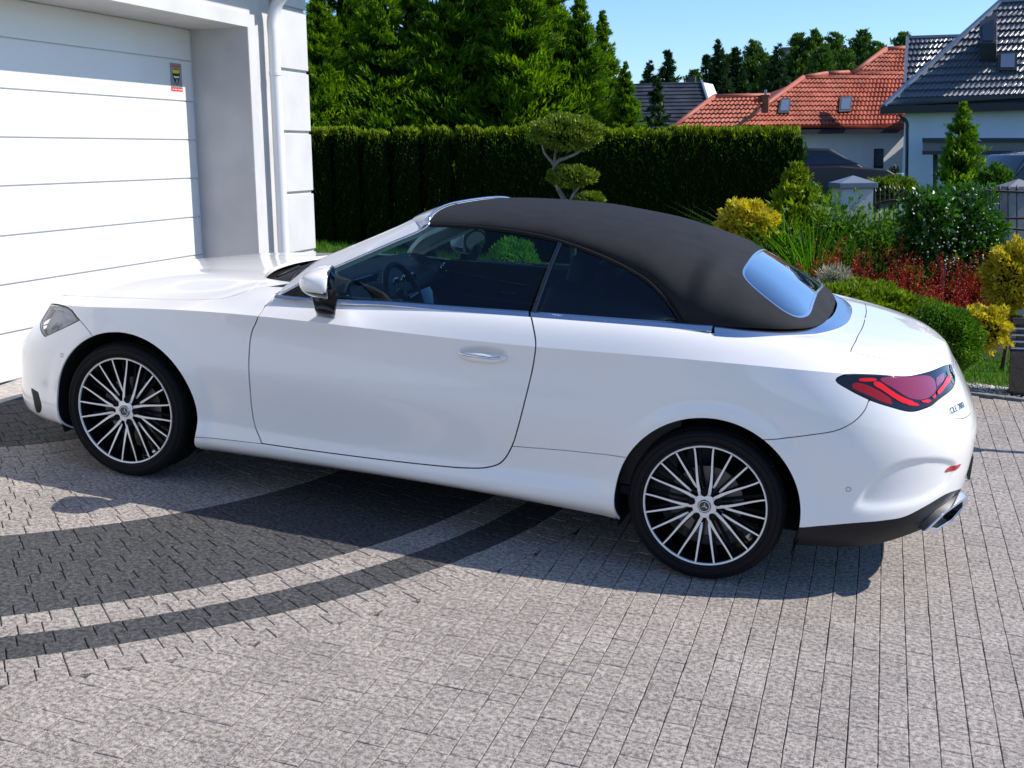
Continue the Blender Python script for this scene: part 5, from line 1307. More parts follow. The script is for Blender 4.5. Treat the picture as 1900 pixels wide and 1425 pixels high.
# --- generic round shrub
def blob(name, rx, ry, rz_, n, lf, mt, wr=.45, lump=.18, up=.25, jitter=.5, zc_=None, half=False, fill=.25, shade0=.42, seed=0, dens=1.0):
    r_ = np.random.default_rng(seed+17); d = unit(r_.normal(size=(n, 3))); 
    if half: d[:, 2] = np.abs(d[:, 2])
    lum = 1+lump*(np.sin(d[:, 0]*7+seed)*np.cos(d[:, 1]*6+seed*2)+.6*np.sin(d[:, 2]*9+d[:, 0]*5+seed))
    rr = lum*(1-fill*r_.random(n)**2); P = d*rr[:, None]*np.array((rx, ry, rz_)); P[:, 2] += (zc_ if zc_ is not None else rz_)
    D = d+np.array((0, 0, up))+r_.normal(size=d.shape)*jitter; Nn = d+r_.normal(size=d.shape)*.8
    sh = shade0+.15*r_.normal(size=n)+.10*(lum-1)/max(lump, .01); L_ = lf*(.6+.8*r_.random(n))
    return leaves_mesh(name, P, D, Nn, L_, L_*wr, sh, mt)
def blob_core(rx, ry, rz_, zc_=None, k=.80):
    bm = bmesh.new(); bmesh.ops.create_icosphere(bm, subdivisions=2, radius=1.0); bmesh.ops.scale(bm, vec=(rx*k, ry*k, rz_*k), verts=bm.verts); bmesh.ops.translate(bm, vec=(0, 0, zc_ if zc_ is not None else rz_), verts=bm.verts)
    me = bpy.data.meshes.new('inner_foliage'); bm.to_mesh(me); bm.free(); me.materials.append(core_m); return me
def stems(name, pts_list, rads, mt):
    bm = bmesh.new()
    for pts, r in zip(pts_list, rads): P = crs(pts, False, 5); tube(bm, P, [r*(1-.55*i/(len(P)-1)) for i in range(len(P))], 7)
    me = bpy.data.meshes.new(name); bm.to_mesh(me); bm.free(); me.materials.append(mt)
    me.polygons.foreach_set('use_smooth', [True]*len(me.polygons)); return me
def px_size(npx, depth): return npx/FPX*depth
# clipped round thuja seen through the car's side windows
D1 = 9.6; M_LIME = leaf_mat('lime_foliage', (.05, .14, .004), (.16, .36, .012), (.34, .58, .03), .45); b = ground_at(950, D1); top_ = at_depth(950, 444, D1).z; r_b = px_size(64, D1)
plant('round_shrub', b, [('foliage', blob('foliage', r_b, r_b, (top_-b.z)*.5, 9000, .030, M_LIME, lump=.05, up=.5, shade0=.62, seed=3)), ('inner_foliage', blob_core(r_b, r_b, (top_-b.z)*.5))], 'bright green clipped shrub seen through the side window of the white car', 'shrub')
# cloud-pruned tree
DT = 12.2
def TP(px, py, dd=0.): 
    p = at_depth(px, py, DT+dd); return p
b = ground_at(1060, DT); tb = plant('cloud_pruned_tree', b, [], 'cloud-pruned tree with three flat foliage pads and pale crooked trunks before the hedge', 'tree', rz=0)
def rel(px, py, dd=0.): return tuple(TP(px, py, dd)-b)
link('trunk', stems('trunk', [[(0, 0, 0), rel(1062, 400), rel(1052, 378), rel(1036, 350), rel(1028, 322), rel(1030, 300)], [rel(1058, 374), rel(1068, 355), rel(1082, 338)], [rel(1030, 312), rel(1034, 300), rel(1050, 293), rel(1072, 283), rel(1086, 268)], [rel(1030, 308), rel(1020, 296), rel(1010, 283), rel(1006, 268)], [rel(1028, 302), rel(1030, 286), rel(1034, 266)], [rel(1060, 378), rel(1080, 372), rel(1095, 366)]], [.035, .022, .024, .020, .016, .018], bark_g), tb)
for k_, (cx_, cy_, wx, hz_) in enumerate(((1052, 246, 67, 31), (1060, 328, 45, 18), (1094, 371, 25, 11))):
    p = Vector(rel(cx_, cy_)); me = blob('foliage_pad', px_size(wx, DT), px_size(wx, DT)*.8, px_size(hz_, DT), 7000 if k_ == 0 else 3600, .035, M_TOPI, lump=.10, up=.6, zc_=0, seed=k_+1, shade0=.40)
    o = link('foliage_pad', me, tb); o.location = p
    o = link('inner_foliage', blob_core(px_size(wx, DT), px_size(wx, DT)*.8, px_size(hz_, DT), 0, .8), tb); o.location = p
# golden shrub on a stem
def ball(px, cy_, wpx, hpx, depth, mt, label, name='shrub', n=5200, lf=.04, stem=False, cat='shrub', group=None, lump=.16, gpx=None, wr=.45, up=.25, shade0=.45, seed=0, jitter=.5, coreK=.8, matstem=None):
    b = ground_at(gpx or px, depth); c = at_depth(px, cy_, depth)-b; rx, rz_ = px_size(wpx, depth)/2, px_size(hpx, depth)/2
    r = plant(name, b, [], label, cat, group, rz=0)
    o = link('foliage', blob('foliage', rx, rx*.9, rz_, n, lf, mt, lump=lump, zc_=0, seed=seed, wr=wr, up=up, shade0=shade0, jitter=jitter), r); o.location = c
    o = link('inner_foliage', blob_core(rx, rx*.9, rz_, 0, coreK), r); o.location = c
    if stem: link('trunk', stems('trunk', [[(0, 0, 0), (c.x*.5+.01, c.y*.5, c.z*.5), (c.x, c.y, c.z)]], [stem], matstem or bark), r)
    return r
ball(1385, 413, 100, 74, 11.5, M_GOLD, 'round golden conifer shrub behind the rear of the black canvas roof', stem=.02, lf=.045, n=6000, seed=2, name='golden_shrub', cat='shrub')
ball(1882, 515, 96, 118, 9.9, M_GOLD, 'golden ball-shaped conifer at the right edge beside the iron fence', stem=.02, lf=.04, n=7000, seed=5, name='golden_shrub', cat='shrub', shade0=.4)
# tall blade-leaved plant
def blades(name, n, H, R, mt, wd=.02, seed=0, lean=.5, seg=4):
    r_ = np.random.default_rng(seed); V_, F_, S_ = [], [], []
    for k in range(n):
        a = r_.random()*2*PI; rr = R*.35*math.sqrt(r_.random()); h = H*(.55+.45*r_.random()); ln = lean*h*(.2+r_.random()); p0 = np.array((rr*math.cos(a), rr*math.sin(a), 0)); dr = np.array((math.cos(a+r_.normal()*.5), math.sin(a+r_.normal()*.5), 0)); sd = np.array((-dr[1], dr[0], 0)); s_ = r_.random()
        for j in range(seg+1):
            t = j/seg; c = p0+dr*ln*t**2+np.array((0, 0, h*(t-.28*t**3*lean))); w2 = wd*.5*(1-t)**.6+.0008; V_ += [c-sd*w2, c+sd*w2]
        b0 = len(V_)-2*(seg+1)
        for j in range(seg): q = b0+2*j; F_ += [(q, q+1, q+3), (q, q+3, q+2)]; S_ += [.25+.6*s_]*2
    me = bpy.data.meshes.new(name); me.from_pydata([tuple(v) for v in V_], [], F_); me.materials.append(mt); at = me.attributes.new('shade', 'FLOAT', 'FACE'); at.data.foreach_set('value', S_); return me
for px, dpt, ty, lb, n_, R_ in ((1462, 11.6, 330, 'tall arching blade-leaved plant in front of the right end of the hedge', 260, .42), (1512, 11.2, 345, 'arching blade-leaved plant between the hedge end and the white gate pillar', 230, .40), (1580, 10.8, 440, 'low blade-leaved clump under the iron gate', 160, .30)):
    b = ground_at(px, dpt); H = at_depth(px, ty, dpt).z-b.z; plant('blade_plant', b, [('leaves', blades('leaves', int(n_*1.1), H, R_, M_BLADE, .012, seed=px, lean=.55))], lb, 'plant')
# ragged pale green conifer beside it
for px, dpt, ty, sc_, lb in ((1478, 11.9, 308, .36, 'small bright green conifer between the hedge and the blade-leaved plants'), (1782, 21.0, 196, .30, 'pointed conifer standing before the grey-roofed white house')):
    b = ground_at(px, dpt); H = at_depth(px, ty, dpt).z-b.z; plant('young_conifer', b, [('crown', cone_tree('crown', 1.0, sc_, 260, 46, .055 if px < 1700 else .045, M_JUNI if px < 1700 else M_THUJA, droop=.1, taper=.65, spread=.16, var=.2, tip=.5)), ('inner_crown', core_mesh('inner_crown', .9, sc_*.55, .8, .02))], lb, 'tree', scale=(H*(.9 if px < 1700 else .78), H*(.9 if px < 1700 else .78), H))
# big glossy-leaved standard tree with leaf glints painted as pale flecks
def glossy_tree():
    dp_ = 10.6; b = ground_at(1744, dp_); r = plant('glossy_tree', b, [], 'round glossy-leaved tree with painted pale glints on a thin grey stem', 'tree', rz=0)
    c0 = at_depth(1775, 432, dp_)-b
    link('trunk', stems('trunk', [[tuple(at_depth(1741, 612, dp_)-b-Vector((0, 0, .3))), tuple(at_depth(1741, 600, dp_)-b), tuple(at_depth(1748, 540, dp_)-b), tuple(at_depth(1756, 470, dp_)-b)], [tuple(at_depth(1750, 500, dp_)-b), tuple(at_depth(1720, 450, dp_)-b), tuple(at_depth(1700, 420, dp_)-b)], [tuple(at_depth(1752, 490, dp_)-b), tuple(at_depth(1800, 450, dp_)-b), tuple(at_depth(1825, 420, dp_)-b)]], [.024, .013, .013], bark_g), r)
    for k_, (cx_, cy_, w_, h_) in enumerate(((1722, 400, 96, 92), (1790, 405, 120, 120), (1760, 455, 150, 80), (1826, 450, 70, 96), (1700, 455, 70, 60))):
        c = at_depth(cx_, cy_, dp_+random.uniform(-.15, .15))-b
        o = link('foliage', blob('foliage', px_size(w_, dp_)/2, px_size(w_, dp_)/2*.8, px_size(h_, dp_)/2, 2600, .052, M_GLOSS, lump=.22, zc_=0, seed=k_+40, wr=.5, fill=.75, shade0=.45, jitter=.8), r); o.location = c
    n = 170; P = np.array([tuple(at_depth(rng.uniform(1690, 1855), rng.uniform(358, 495), dp_-.28+rng.uniform(-.1, .1))-b) for _ in range(n)])
    cc = np.array([((np.array((1775, 428))-0)).tolist()]); D = rdir(n); me = leaves_mesh('leaf_glints', P, D, rdir(n), .02, .013, .6+.3*rng.random(n), leaf_mat('glint_pale', (.35, .42, .25), (.6, .66, .5), (.8, .84, .72), .2))  # small pale faces painted in as glints on the glossy leaves
    d_ = P-np.array(tuple(c0)); 
    o = link('glint_flecks', me, r); o['kind'] = 'stuff'
glossy_tree()
def leafy(px, dpt, ty, wpx, mt, lb, name, cat='shrub', n=3000, lf=.05, seed=0, wr=.4, shade0=.45, lump=.3, up=.6, fill=.6, group=None, k=.62):
    b = ground_at(px, dpt); H = at_depth(px, ty, dpt).z-b.z; rx = px_size(wpx, dpt)/2
    return plant(name, b, [('foliage', blob('foliage', rx, rx*.8, H/2, n, lf, mt, lump=lump, seed=seed, wr=wr, up=up, shade0=shade0, fill=fill, jitter=.7)), ('inner_foliage', blob_core(rx, rx*.8, H/2, None, k))], lb, cat, group, rz=0)
leafy(1560, 11.6, 368, 150, M_BUSH, 'leafy green shrub in front of the white gate pillar', 'leafy_shrub', n=5200, seed=21)
leafy(1640, 11.4, 394, 140, M_BUSH, 'leafy green shrub under the arched iron gate', 'leafy_shrub', n=5200, seed=22)
leafy(1455, 11.0, 430, 70, M_THUJA, 'dark green shrub at the foot of the tall blade-leaved plants', 'leafy_shrub', n=2600, seed=23, shade0=.35)
leafy(1404, 11.2, 452, 110, M_THUJA, 'dark shrub under the golden shrub behind the canvas roof', 'leafy_shrub', n=2600, seed=24, shade0=.25)
for k_, (px, dpt, ty, w_) in enumerate(((1668, 11.4, 458, 120), (1760, 11.6, 470, 130), (1838, 11.0, 470, 90), (1590, 10.9, 462, 110))):
    leafy(px, dpt, ty, w_, M_THUJA, ['dark evergreen shrub behind the scarlet barberry', 'dark evergreen shrub behind the thin grey stem', 'dark evergreen shrub behind the golden ball at the right edge', 'dark evergreen shrub behind the maroon barberry'][k_], 'evergreen_shrub', n=4200, seed=30+k_, shade0=.25, k=.75, fill=.35)
# red barberries: upright shoots
def shoots(name, n, H, R, mt, seed=0, lf=.022, per=26):
    r_ = np.random.default_rng(seed); P, D, S_ = [], [], []
    for k in range(n):
        a = r_.random()*2*PI; rr = R*math.sqrt(r_.random()); h = H*(.45+.55*r_.random()*(1-.4*rr/R)); tip_ = np.array((rr*math.cos(a)*1.25+r_.normal()*.03, rr*math.sin(a)*1.25+r_.normal()*.03, h)); base = np.array((rr*math.cos(a)*.45, rr*math.sin(a)*.45, 0.)); s_ = r_.random()*.35
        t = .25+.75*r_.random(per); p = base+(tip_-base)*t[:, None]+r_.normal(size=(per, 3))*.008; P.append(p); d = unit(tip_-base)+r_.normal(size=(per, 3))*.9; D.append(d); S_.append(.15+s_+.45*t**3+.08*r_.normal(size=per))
    P, D, S_ = np.concatenate(P), np.concatenate(D), np.concatenate(S_); return leaves_mesh(name, P, D, rdir(len(P)), lf, lf*.55, S_, mt)
reds = [(1525, 9.9, 452, 44, 'orange-red barberry nearest the rear window of the roof'), (1562, 10.0, 440, 40, 'upright red barberry second from the canvas roof'), (1650, 10.2, 428, 46, 'tall scarlet barberry under the left of the glossy-leaved tree'), (1612, 9.8, 478, 46, 'dark maroon barberry in the gap between the red ones'), (1702, 10.0, 468, 44, 'red barberry just left of the grey stem'), (1775, 10.1, 462, 40, 'orange barberry right of the grey stem'), (1818, 10.2, 458, 40, 'pinkish red barberry beside the golden ball'), (1790, 9.4, 530, 36, 'low crimson barberry behind the clipped box ball'), (1738, 9.5, 520, 36, 'low dark red barberry in front of the grey stem')]
for k_, (px, dpt, ty, w_, lb) in enumerate(reds):
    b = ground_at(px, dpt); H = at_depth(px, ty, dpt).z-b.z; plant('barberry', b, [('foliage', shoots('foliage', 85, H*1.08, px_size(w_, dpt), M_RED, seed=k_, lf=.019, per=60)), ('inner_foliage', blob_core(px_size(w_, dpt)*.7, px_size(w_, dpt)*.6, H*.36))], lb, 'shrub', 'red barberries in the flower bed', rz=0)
# ground-hugging juniper, box ball, spirea, silver plant
for k_, (px, dpt, cy_, w_, h_) in enumerate(((1545, 8.9, 560, 120, 46), (1625, 9.1, 568, 130, 44), (1700, 9.3, 585, 110, 40), (1590, 9.5, 548, 130, 40))):
    ball(px, cy_, w_, h_, dpt, M_JUNI, ['low golden-green juniper right behind the boot of the white car', 'low juniper in the middle of the yellow-green ground hedge', 'low juniper running up to the box ball', 'low juniper at the back of the ground hedge, under the red barberries'][k_], name='low_juniper', lf=.05, n=5200, up=.5, seed=60+k_, lump=.22, group='low junipers edging the bed')
ball(1748, 632, 140, 128, 8.9, M_BUSH, 'clipped round box bush beside the rear of the white car', name='box_bush', lf=.022, n=13000, up=.3, seed=70, lump=.06, shade0=.42, wr=.6)
ball(1690, 612, 80, 60, 9.1, M_BUSH, 'small ragged green bush half hidden behind the boot lid', name='box_bush', lf=.026, n=4200, up=.4, seed=71, lump=.2)
ball(1826, 608, 84, 74, 9.2, M_GOLD, 'yellow-leaved spirea between the box ball and the louvred bollard', name='spirea', lf=.03, n=4200, up=.5, seed=72, lump=.28, wr=.6, shade0=.40)
ball(1548, 516, 50, 30, 9.6, M_SILVER, 'small silvery plant in front of the red barberries', name='silver_plant', lf=.05, n=700, up=.6, seed=73, lump=.4, coreK=.5, wr=.15)
# grass blades on the visible pieces of lawn (drive frame areas)
def lawn_patch(name, x0, x1, y0, y1, n, h, label, lift=0.):
    x = rng.uniform(x0, x1, n); y = rng.uniform(y0, y1, n); P = np.stack([x, y, 0*x], 1)@T3.T
    P[:, 2] = [terrain(a, b) for a, b in P[:, :2]]; D = np.stack([rng.normal(size=n)*.35, rng.normal(size=n)*.35, np.ones(n)], 1)
    me = leaves_mesh(name, P, D, rdir(n)*np.array((1, 1, .2)), h*(.6+.8*rng.random(n)), .006+0*x, .5+.2*rng.normal(size=n), M_LAWN); o = link(name, me); tag(o, label, 'grass', kind='stuff'); return o
lawn_patch('grass', -2.4, 6.0, 4.16, 5.6, 42000, .05, 'sunlit lawn strip between the pebbles and the planted bed')
lawn_patch('grass', -7.5, -2.2, 5.0, 12.5, 60000, .07, 'sunlit lawn beyond the garage corner, seen behind the bonnet')
# soil of the planted bed
soil = vary(mat('bed_soil', (.03, .022, .016), .95), (.015, .011, .008), (.05, .035, .025), 15, bump=.6, bdist=.02)
xs = np.linspace(.5, 7.5, 24); ys = np.linspace(5.35, 9.6, 16)
V = [];
for y in ys:
    for x in xs: q = T3@np.array((x, y+.25*math.sin(x*1.3), 0)); V.append((q[0], q[1], terrain(q[0], q[1])+.02))
F = [(j*24+i, j*24+i+1, (j+1)*24+i+1, (j+1)*24+i) for j in range(15) for i in range(23)]
o = mesh('bed_soil', V, F, soil); o['kind'] = 'structure'
# far conifers and woods
sv = [cone_tree('crown', 1.0, .24, 170, 70, .045, M_SPRUCE, droop=-.12, taper=.9, spread=.12, var=.3, w_=.3, tip=.1) for _ in range(3)]
fv = [cone_tree('crown', 1.0, .24, 220, 70, .034, M_FAR, droop=.1, taper=.55, spread=.22, var=.35, w_=.45, tip=.9) for k in range(3)]
fc = core_mesh('inner_crown', .93, .16, .6, .02); sc2 = core_mesh('inner_crown', .93, .11, .9, .02)
fars = [(1203, 70, 118, 1, 'small distant conifer left of the pointed one above the grey roof'), (1237, 70, 97, 1, 'pointed distant spruce above the far grey roof'), (1308, 75, 108, 1, 'dark spruce at the left end of the distant wood'), (1330, 72, 80, 1, 'tallest dark spruce at the left of the distant wood'), (1362, 74, 92, 1, 'dark spruce second in the distant wood'), (1396, 78, 84, 0, 'grey-green tree in the left half of the distant wood'), (1438, 72, 88, 1, 'dark pointed spruce over the joint of the red roofs'), (1474, 84, 72, 0, 'feathery light tree just right of the dark spruce in the distant wood'), (1507, 84, 66, 0, 'feathery light tree over the first skylight'), (1542, 86, 68, 0, 'light green tree over the middle of the red roof'), (1566, 80, 100, 0, 'lower bright green tree over the middle of the red roof'), (1592, 86, 66, 0, 'light green tree left of the red roof peak'), (1618, 82, 84, 0, 'green tree touching the red roof peak'), (1665, 88, 70, 0, 'tree top peeping between the red roof and the grey roof'), (1286, 74, 136, 0, 'low bush-like tree left of the distant wood'), (1420, 76, 110, 0, 'dark tree filling the distant wood behind the red ridge'), (1350, 80, 108, 0, 'dark tree at the back of the distant wood'), (1520, 80, 96, 0, 'dense tree behind the red ridge')]
for i, (px, dpt, ty, sp_, lb) in enumerate(fars):
    b = ground_at(px, dpt); H = at_depth(px, ty, dpt).z-b.z
    if sp_: plant('distant_spruce', b, [('crown', sv[i % 3]), ('inner_crown', sc2)], lb, 'tree', 'trees of the distant wood', scale=(H*1.0, H*1.0, H))
    else: plant('distant_tree', b, [('crown', fv[i % 3]), ('inner_crown', fc)], lb, 'tree', 'trees of the distant wood', scale=(H, H, H))
b = ground_at(1216, 24); H = at_depth(1216, 150, 24).z-b.z
plant('young_pine', b, [('crown', cone_tree('crown', 1.0, .17, 60, 40, .06, M_SPRUCE, droop=.0, taper=.7, spread=.2, var=.3, h0=.3)), ('trunk', tree_t)], 'thin young pine with open whorls before the grey roof', 'tree', scale=H)

# ================================================================== NEIGHBOURING HOUSES
def plane_hit(px, py, P0, Nn):
    d = rayw(px, py); t = (P0-CAMW).dot(Nn)/d.dot(Nn); return CAMW+d*t
def inpoly(x, y, P):
    c = False; n = len(P)
    for i in range(n):
        a, b = P[i], P[(i+1) % n]
        if (a[1] > y) != (b[1] > y) and x < (b[0]-a[0])*(y-a[1])/(b[1]-a[1])+a[0]: c = not c
    return c
def span(P, v):
    xs = []
    for i in range(len(P)):
        a, b = P[i], P[(i+1) % len(P)]
        if (a[1] > v) != (b[1] > v): xs.append(a[0]+(b[0]-a[0])*(v-a[1])/(b[1]-a[1]))
    return (min(xs), max(xs)) if len(xs) > 1 else None
def tile_roof(A, B, pitch, poly_px, wave, row, mt, parent, name='roof_tiles', amp=.03, step=.035, ext=None, flat=False):
    """roof slope rising away from the eave A-B, covered with rolled tiles in courses"""
    e = (B-A); e.z = 0; e.normalize(); back = Vector((-e.y, e.x, 0))
    if back.dot(TQ @ CF) < 0: back = -back
    up = (back*math.cos(pitch)+Vector((0, 0, 1))*math.sin(pitch)).normalized(); nn = e.cross(up).normalized()
    if nn.z < 0: nn = -nn
    uv = []
    for q in poly_px: p = plane_hit(*q, A, nn)-A; uv.append((p.dot(e), p.dot(up)))
    if ext: uv = [(u+ext[k] if k in ext else u, v) for k, (u, v) in enumerate(uv)]
    v1 = max(v for u, v in uv); v0 = min(v for u, v in uv); V_, F_ = [], []; S = 1 if flat else 6
    k = 0; v = v0
    while v < v1-.02:
        ve_ = min(v+row, v1); a = span(uv, min(v+.02, v1-.01)); b = span(uv, max(ve_-.02, v+.001))
        if a and b:
            lo_, hi_ = min(a[0], b[0]), max(a[1], b[1]); lo2, hi2 = max(a[0], b[0]), min(a[1], b[1])
            n = max(2, int((hi_-lo_)/wave*S)) if not flat else 2
            b0 = len(V_)
            for i in range(n+1):
                t = i/n; u0 = a[0]+(a[1]-a[0])*t; u1 = b[0]+(b[1]-b[0])*t
                hgt = 0 if flat else amp*abs(math.sin(PI*u0/wave))**.6; hg1 = 0 if flat else amp*abs(math.sin(PI*u1/wave))**.6
                for (uu, vv, hh__) in ((u0, v, step*.1), (u0, v, step+hgt), (u1, ve_, hg1*.9)): V_.append(tuple(A+e*uu+up*vv+nn*hh__))
            for i in range(n): q = b0+3*i; F_ += [(q, q+3, q+4, q+1), (q+1, q+4, q+5, q+2)]
        v = ve_; k += 1
    o = mesh(name, V_, F_, mt, parent, smooth=False); o['kind'] = 'stuff'
    # solid deck under the tiles
    bm = bmesh.new(); prism(bm, [A+e*u+up*v-nn*.02 for u, v in uv], -nn*.10); bmobj('roof_deck', bm, MAT['roof_underlay'], parent)
    return e, up, nn, [A+e*u+up*v for u, v in uv]
mat('roof_underlay', (.02, .02, .022), .9)
red_t = vary(mat('red_clay_tile', (.3, .08, .04), .55, spec=.4), (.24, .045, .020), (.42, .095, .045), 1.6, 6)
grey_t = mat('glazed_grey_tile', (.085, .095, .11), .30, coat=.35, coat_rough=.15); slate = vary(mat('dark_slate', (.03, .034, .04), .45), (.022, .026, .032), (.045, .05, .06), 1.5)
wall_w = vary(mat('house_wall', (.62, .61, .60), .9), (.66, .65, .64), (.74, .73, .71), .8, bump=.1, bdist=.01)
wall_b = vary(mat('sky_tinted_wall', (.50, .58, .68), .9), (.58, .66, .76), (.64, .72, .82), .8)  # white wall; blue of sky-lit shade put into its colour
fascia = mat('dark_fascia', (.012, .014, .018), .5); metal_g = mat('ridge_metal', (.20, .23, .28), .4, .3); win_d = mat('house_window', (.02, .03, .045), .06, coat=.5)
CRW = TQ @ CR
def at_z(px, py, z): return on_z(px, py, z)
def bar(bm, a, b, w_, h_, upv=Vector((0, 0, 1))):
    a, b = Vector(a), Vector(b); d = (b-a).normalized(); s = d.cross(upv).normalized(); u = s.cross(d).normalized()
    vs = [bm.verts.new(p+s*x+u*y) for p in (a, b) for x, y in ((-w_/2, -h_/2), (w_/2, -h_/2), (w_/2, h_/2), (-w_/2, h_/2))]
    for f in ((0, 1, 2, 3), (4, 7, 6, 5), (0, 4, 5, 1), (1, 5, 6, 2), (2, 6, 7, 3), (3, 7, 4, 0)): bm.faces.new([vs[i] for i in f])
def sbar(name, a, b, w_, h_, mt, par): bm = bmesh.new(); bar(bm, a, b, w_, h_); return bmobj(name, bm, mt, par)
def skylight(parent, pts_px, A, nn):
    P = [plane_hit(*q, A+nn*.06, nn) for q in pts_px]; c = sum(P, Vector())/4
    f_ = empty('roof_window'); f_.parent = parent
    bm = bmesh.new(); prism(bm, P, nn*.10); bmobj('frame', bm, fascia, f_)
    bm = bmesh.new(); Q = [c+(p-c)*.74+nn*.105 for p in P]; prism(bm, Q, nn*.012); bmobj('pane', bm, mat('skylight_glass', (.22, .27, .33), .12, .6), f_); return f_
def wall_box(name, A, e, back, L0, L1, z0, z1, dep, mt, par, off=.0):
    bm = bmesh.new(); P = [A+e*L0+back*off, A+e*L1+back*off, A+e*L1+back*(off+dep), A+e*L0+back*(off+dep)]; P = [Vector((p.x, p.y, z0)) for p in P]; prism(bm, P, Vector((0, 0, z1-z0))); return bmobj(name, bm, mt, par)
# ---- white house with the glazed grey roof
hC = empty('grey_roofed_house', (0, 0, 0)); tag(hC, 'large white house with glazed dark grey tiled roof at the upper right', 'house')
EH = Vector((CRW.x, CRW.y, 0)).normalized(); FH = Vector((-EH.y, EH.x, 0))
A = at_depth(1640, 199, 43.0); B = A+(EH-FH*.50)*10
e, up, nn, P = tile_roof(A, B, math.radians(45), [(1640, 199), (1742, 111), (1817, 38), (1858, 4), (1900, 2), (2150, -14), (2150, 178)], .165, .36, grey_t, hC, amp=.06, step=.065)
bk_ = Vector((-e.y, e.x, 0)); bk_ = bk_ if bk_.dot(TQ @ CF) > 0 else -bk_
sbar('hip_cap', P[0]+nn*.07, P[3]+nn*.07, .22, .10, metal_g, hC); sbar('ridge_cap', P[3]+nn*.06, P[5]+nn*.06, .24, .12, metal_g, hC)
sbar('gutter', A+Vector((0, 0, -.10))-bk_*.05-e*.1, A+e*11-bk_*.05+Vector((0, 0, -.10)), .16, .26, fascia, hC)
bm = bmesh.new(); prism(bm, [A, P[3], P[3]+bk_*6, A+bk_*11], Vector((0, 0, -.06))); bmobj('side_slope', bm, grey_t, hC)
wall_box('wall', A, e, bk_, .62, 12, -.6, A.z-.12, 9, wall_b, hC, .55)
bm = bmesh.new(); prism(bm, [A+Vector((0, 0, -.15)), A+e*11+Vector((0, 0, -.15)), A+e*11+bk_*.6+Vector((0, 0, -.15)), A+bk_*.6+Vector((0, 0, -.15))], Vector((0, 0, -.05))); bmobj('soffit', bm, fascia, hC)
skylight(hC, [(1853, 101), (1888, 99), (1887, 134), (1852, 134)], A, nn)
q0 = [at_depth(*q, 42.6) for q in ((1668, 213), (1682, 226), (1683, 245), (1681, 385))]; bm = bmesh.new(); tube(bm, crs([tuple(q) for q in q0], False, 4), .055, 8); bmobj('downpipe', bm, fascia, hC, True)
# dormer cheek and canopy
dq = [plane_hit(*q, A+nn*.9, nn) for q in ((1818, 40), (1850, 22), (1848, 80), (1818, 80))]
bm = bmesh.new(); prism(bm, dq, -nn*.9); dm = bmobj('dormer', bm, slate, hC)
dp = [plane_hit(*q, A+nn*.93, nn) for q in ((1823, 46), (1844, 34), (1843, 75), (1823, 75))]; bm = bmesh.new(); prism(bm, dp, -nn*.02); bmobj('dormer_window', bm, win_d, dm)
def face_box(name, px0, py0, px1, py1, dpt, dep, mt, par):
    P = [at_depth(px0, py0, dpt), at_depth(px1, py0, dpt*.93 if px1 > 1880 else dpt), at_depth(px1, py1, dpt*.93 if px1 > 1880 else dpt), at_depth(px0, py1, dpt)]
    bm = bmesh.new(); prism(bm, P, bk_*dep); return bmobj(name, bm, mt, par)
cn = face_box('canopy', 1712, 257, 1990, 286, 41.6, 1.0, mat('canopy_panel', (.16, .15, .155), .7), hC)
face_box('canopy_rail', 1711, 256, 1992, 263.5, 41.5, 1.1, fascia, cn); face_box('canopy_rail', 1711, 280, 1992, 287, 41.5, 1.1, fascia, cn); face_box('canopy_post', 1731, 287, 1739, 360, 41.6, .15, fascia, hC)
face_box('garage_wall', 1815, 287, 1990, 296, 42.4, .25, mat('pale_lintel', (.55, .56, .55), .8), hC); face_box('garage_wall', 1815, 297, 1990, 372, 42.6, .10, wall_w, hC)
# rear wing
A2 = at_depth(1678, 162, 47.5); B2 = A2+(EH-FH*.50)*5
e2, up2, nn2, P2 = tile_roof(A2, B2, math.radians(42), [(1679, 158), (1684, 71), (1783, 68), (1745, 108), (1690, 160)], .165, .36, grey_t, hC, amp=.06, step=.065)
sbar('barge_board', P2[0]+nn2*.05, P2[1]+nn2*.05, .12, .16, metal_g, hC); sbar('ridge_cap', P2[1]+nn2*.05, P2[2]+nn2*.05, .16, .10, metal_g, hC)
# ---- house with the red tiled roof
hB = empty('red_roofed_house', (0, 0, 0)); tag(hB, 'pale house with broad red clay tiled roof and two roof windows', 'house')
A = at_depth(1357, 242, 48.0); B = A+(EH+FH*.30)*7
e, up, nn, P = tile_roof(A, B, math.radians(40), [(1357, 242), (1490, 146), (1534, 139), (1574, 137), (1580, 139), (1643, 93), (1700, 91), (1700, 241.5)], .18, .30, red_t, hB, amp=.075, step=.05)
cap = mat('red_ridge', (.36, .09, .05), .6)
for i0, i1 in ((0, 1), (1, 2), (2, 3), (4, 5), (5, 6)): bm = bmesh.new(); tube(bm, [P[i0]+nn*.06, P[i1]+nn*.06], .11, 8); bmobj('ridge_tiles', bm, cap, hB, True)
bk2 = Vector((-e.y, e.x, 0)); bk2 = bk2 if bk2.dot(TQ @ CF) > 0 else -bk2
bm = bmesh.new(); prism(bm, [P[0], P[1], P[1]+bk2*3+Vector((0, 0, -2.2)), P[0]+bk2*7], Vector((0, 0, -.06))); bmobj('side_slope', bm, red_t, hB)
sbar('gutter', A+Vector((0, 0, -.08))-bk2*.05, A+e*8.5-bk2*.05+Vector((0, 0, -.08)), .14, .17, fascia, hB)
wall_box('wall', A, e, bk2, .6, 10.5, -.6, A.z-.12, 7, wall_w, hB, .45)
for q in (((1447, 186), (1466, 185.5), (1463, 213), (1442, 213)), ((1557, 183), (1580, 182), (1577, 210), (1555, 211))): skylight(hB, q, A, nn)
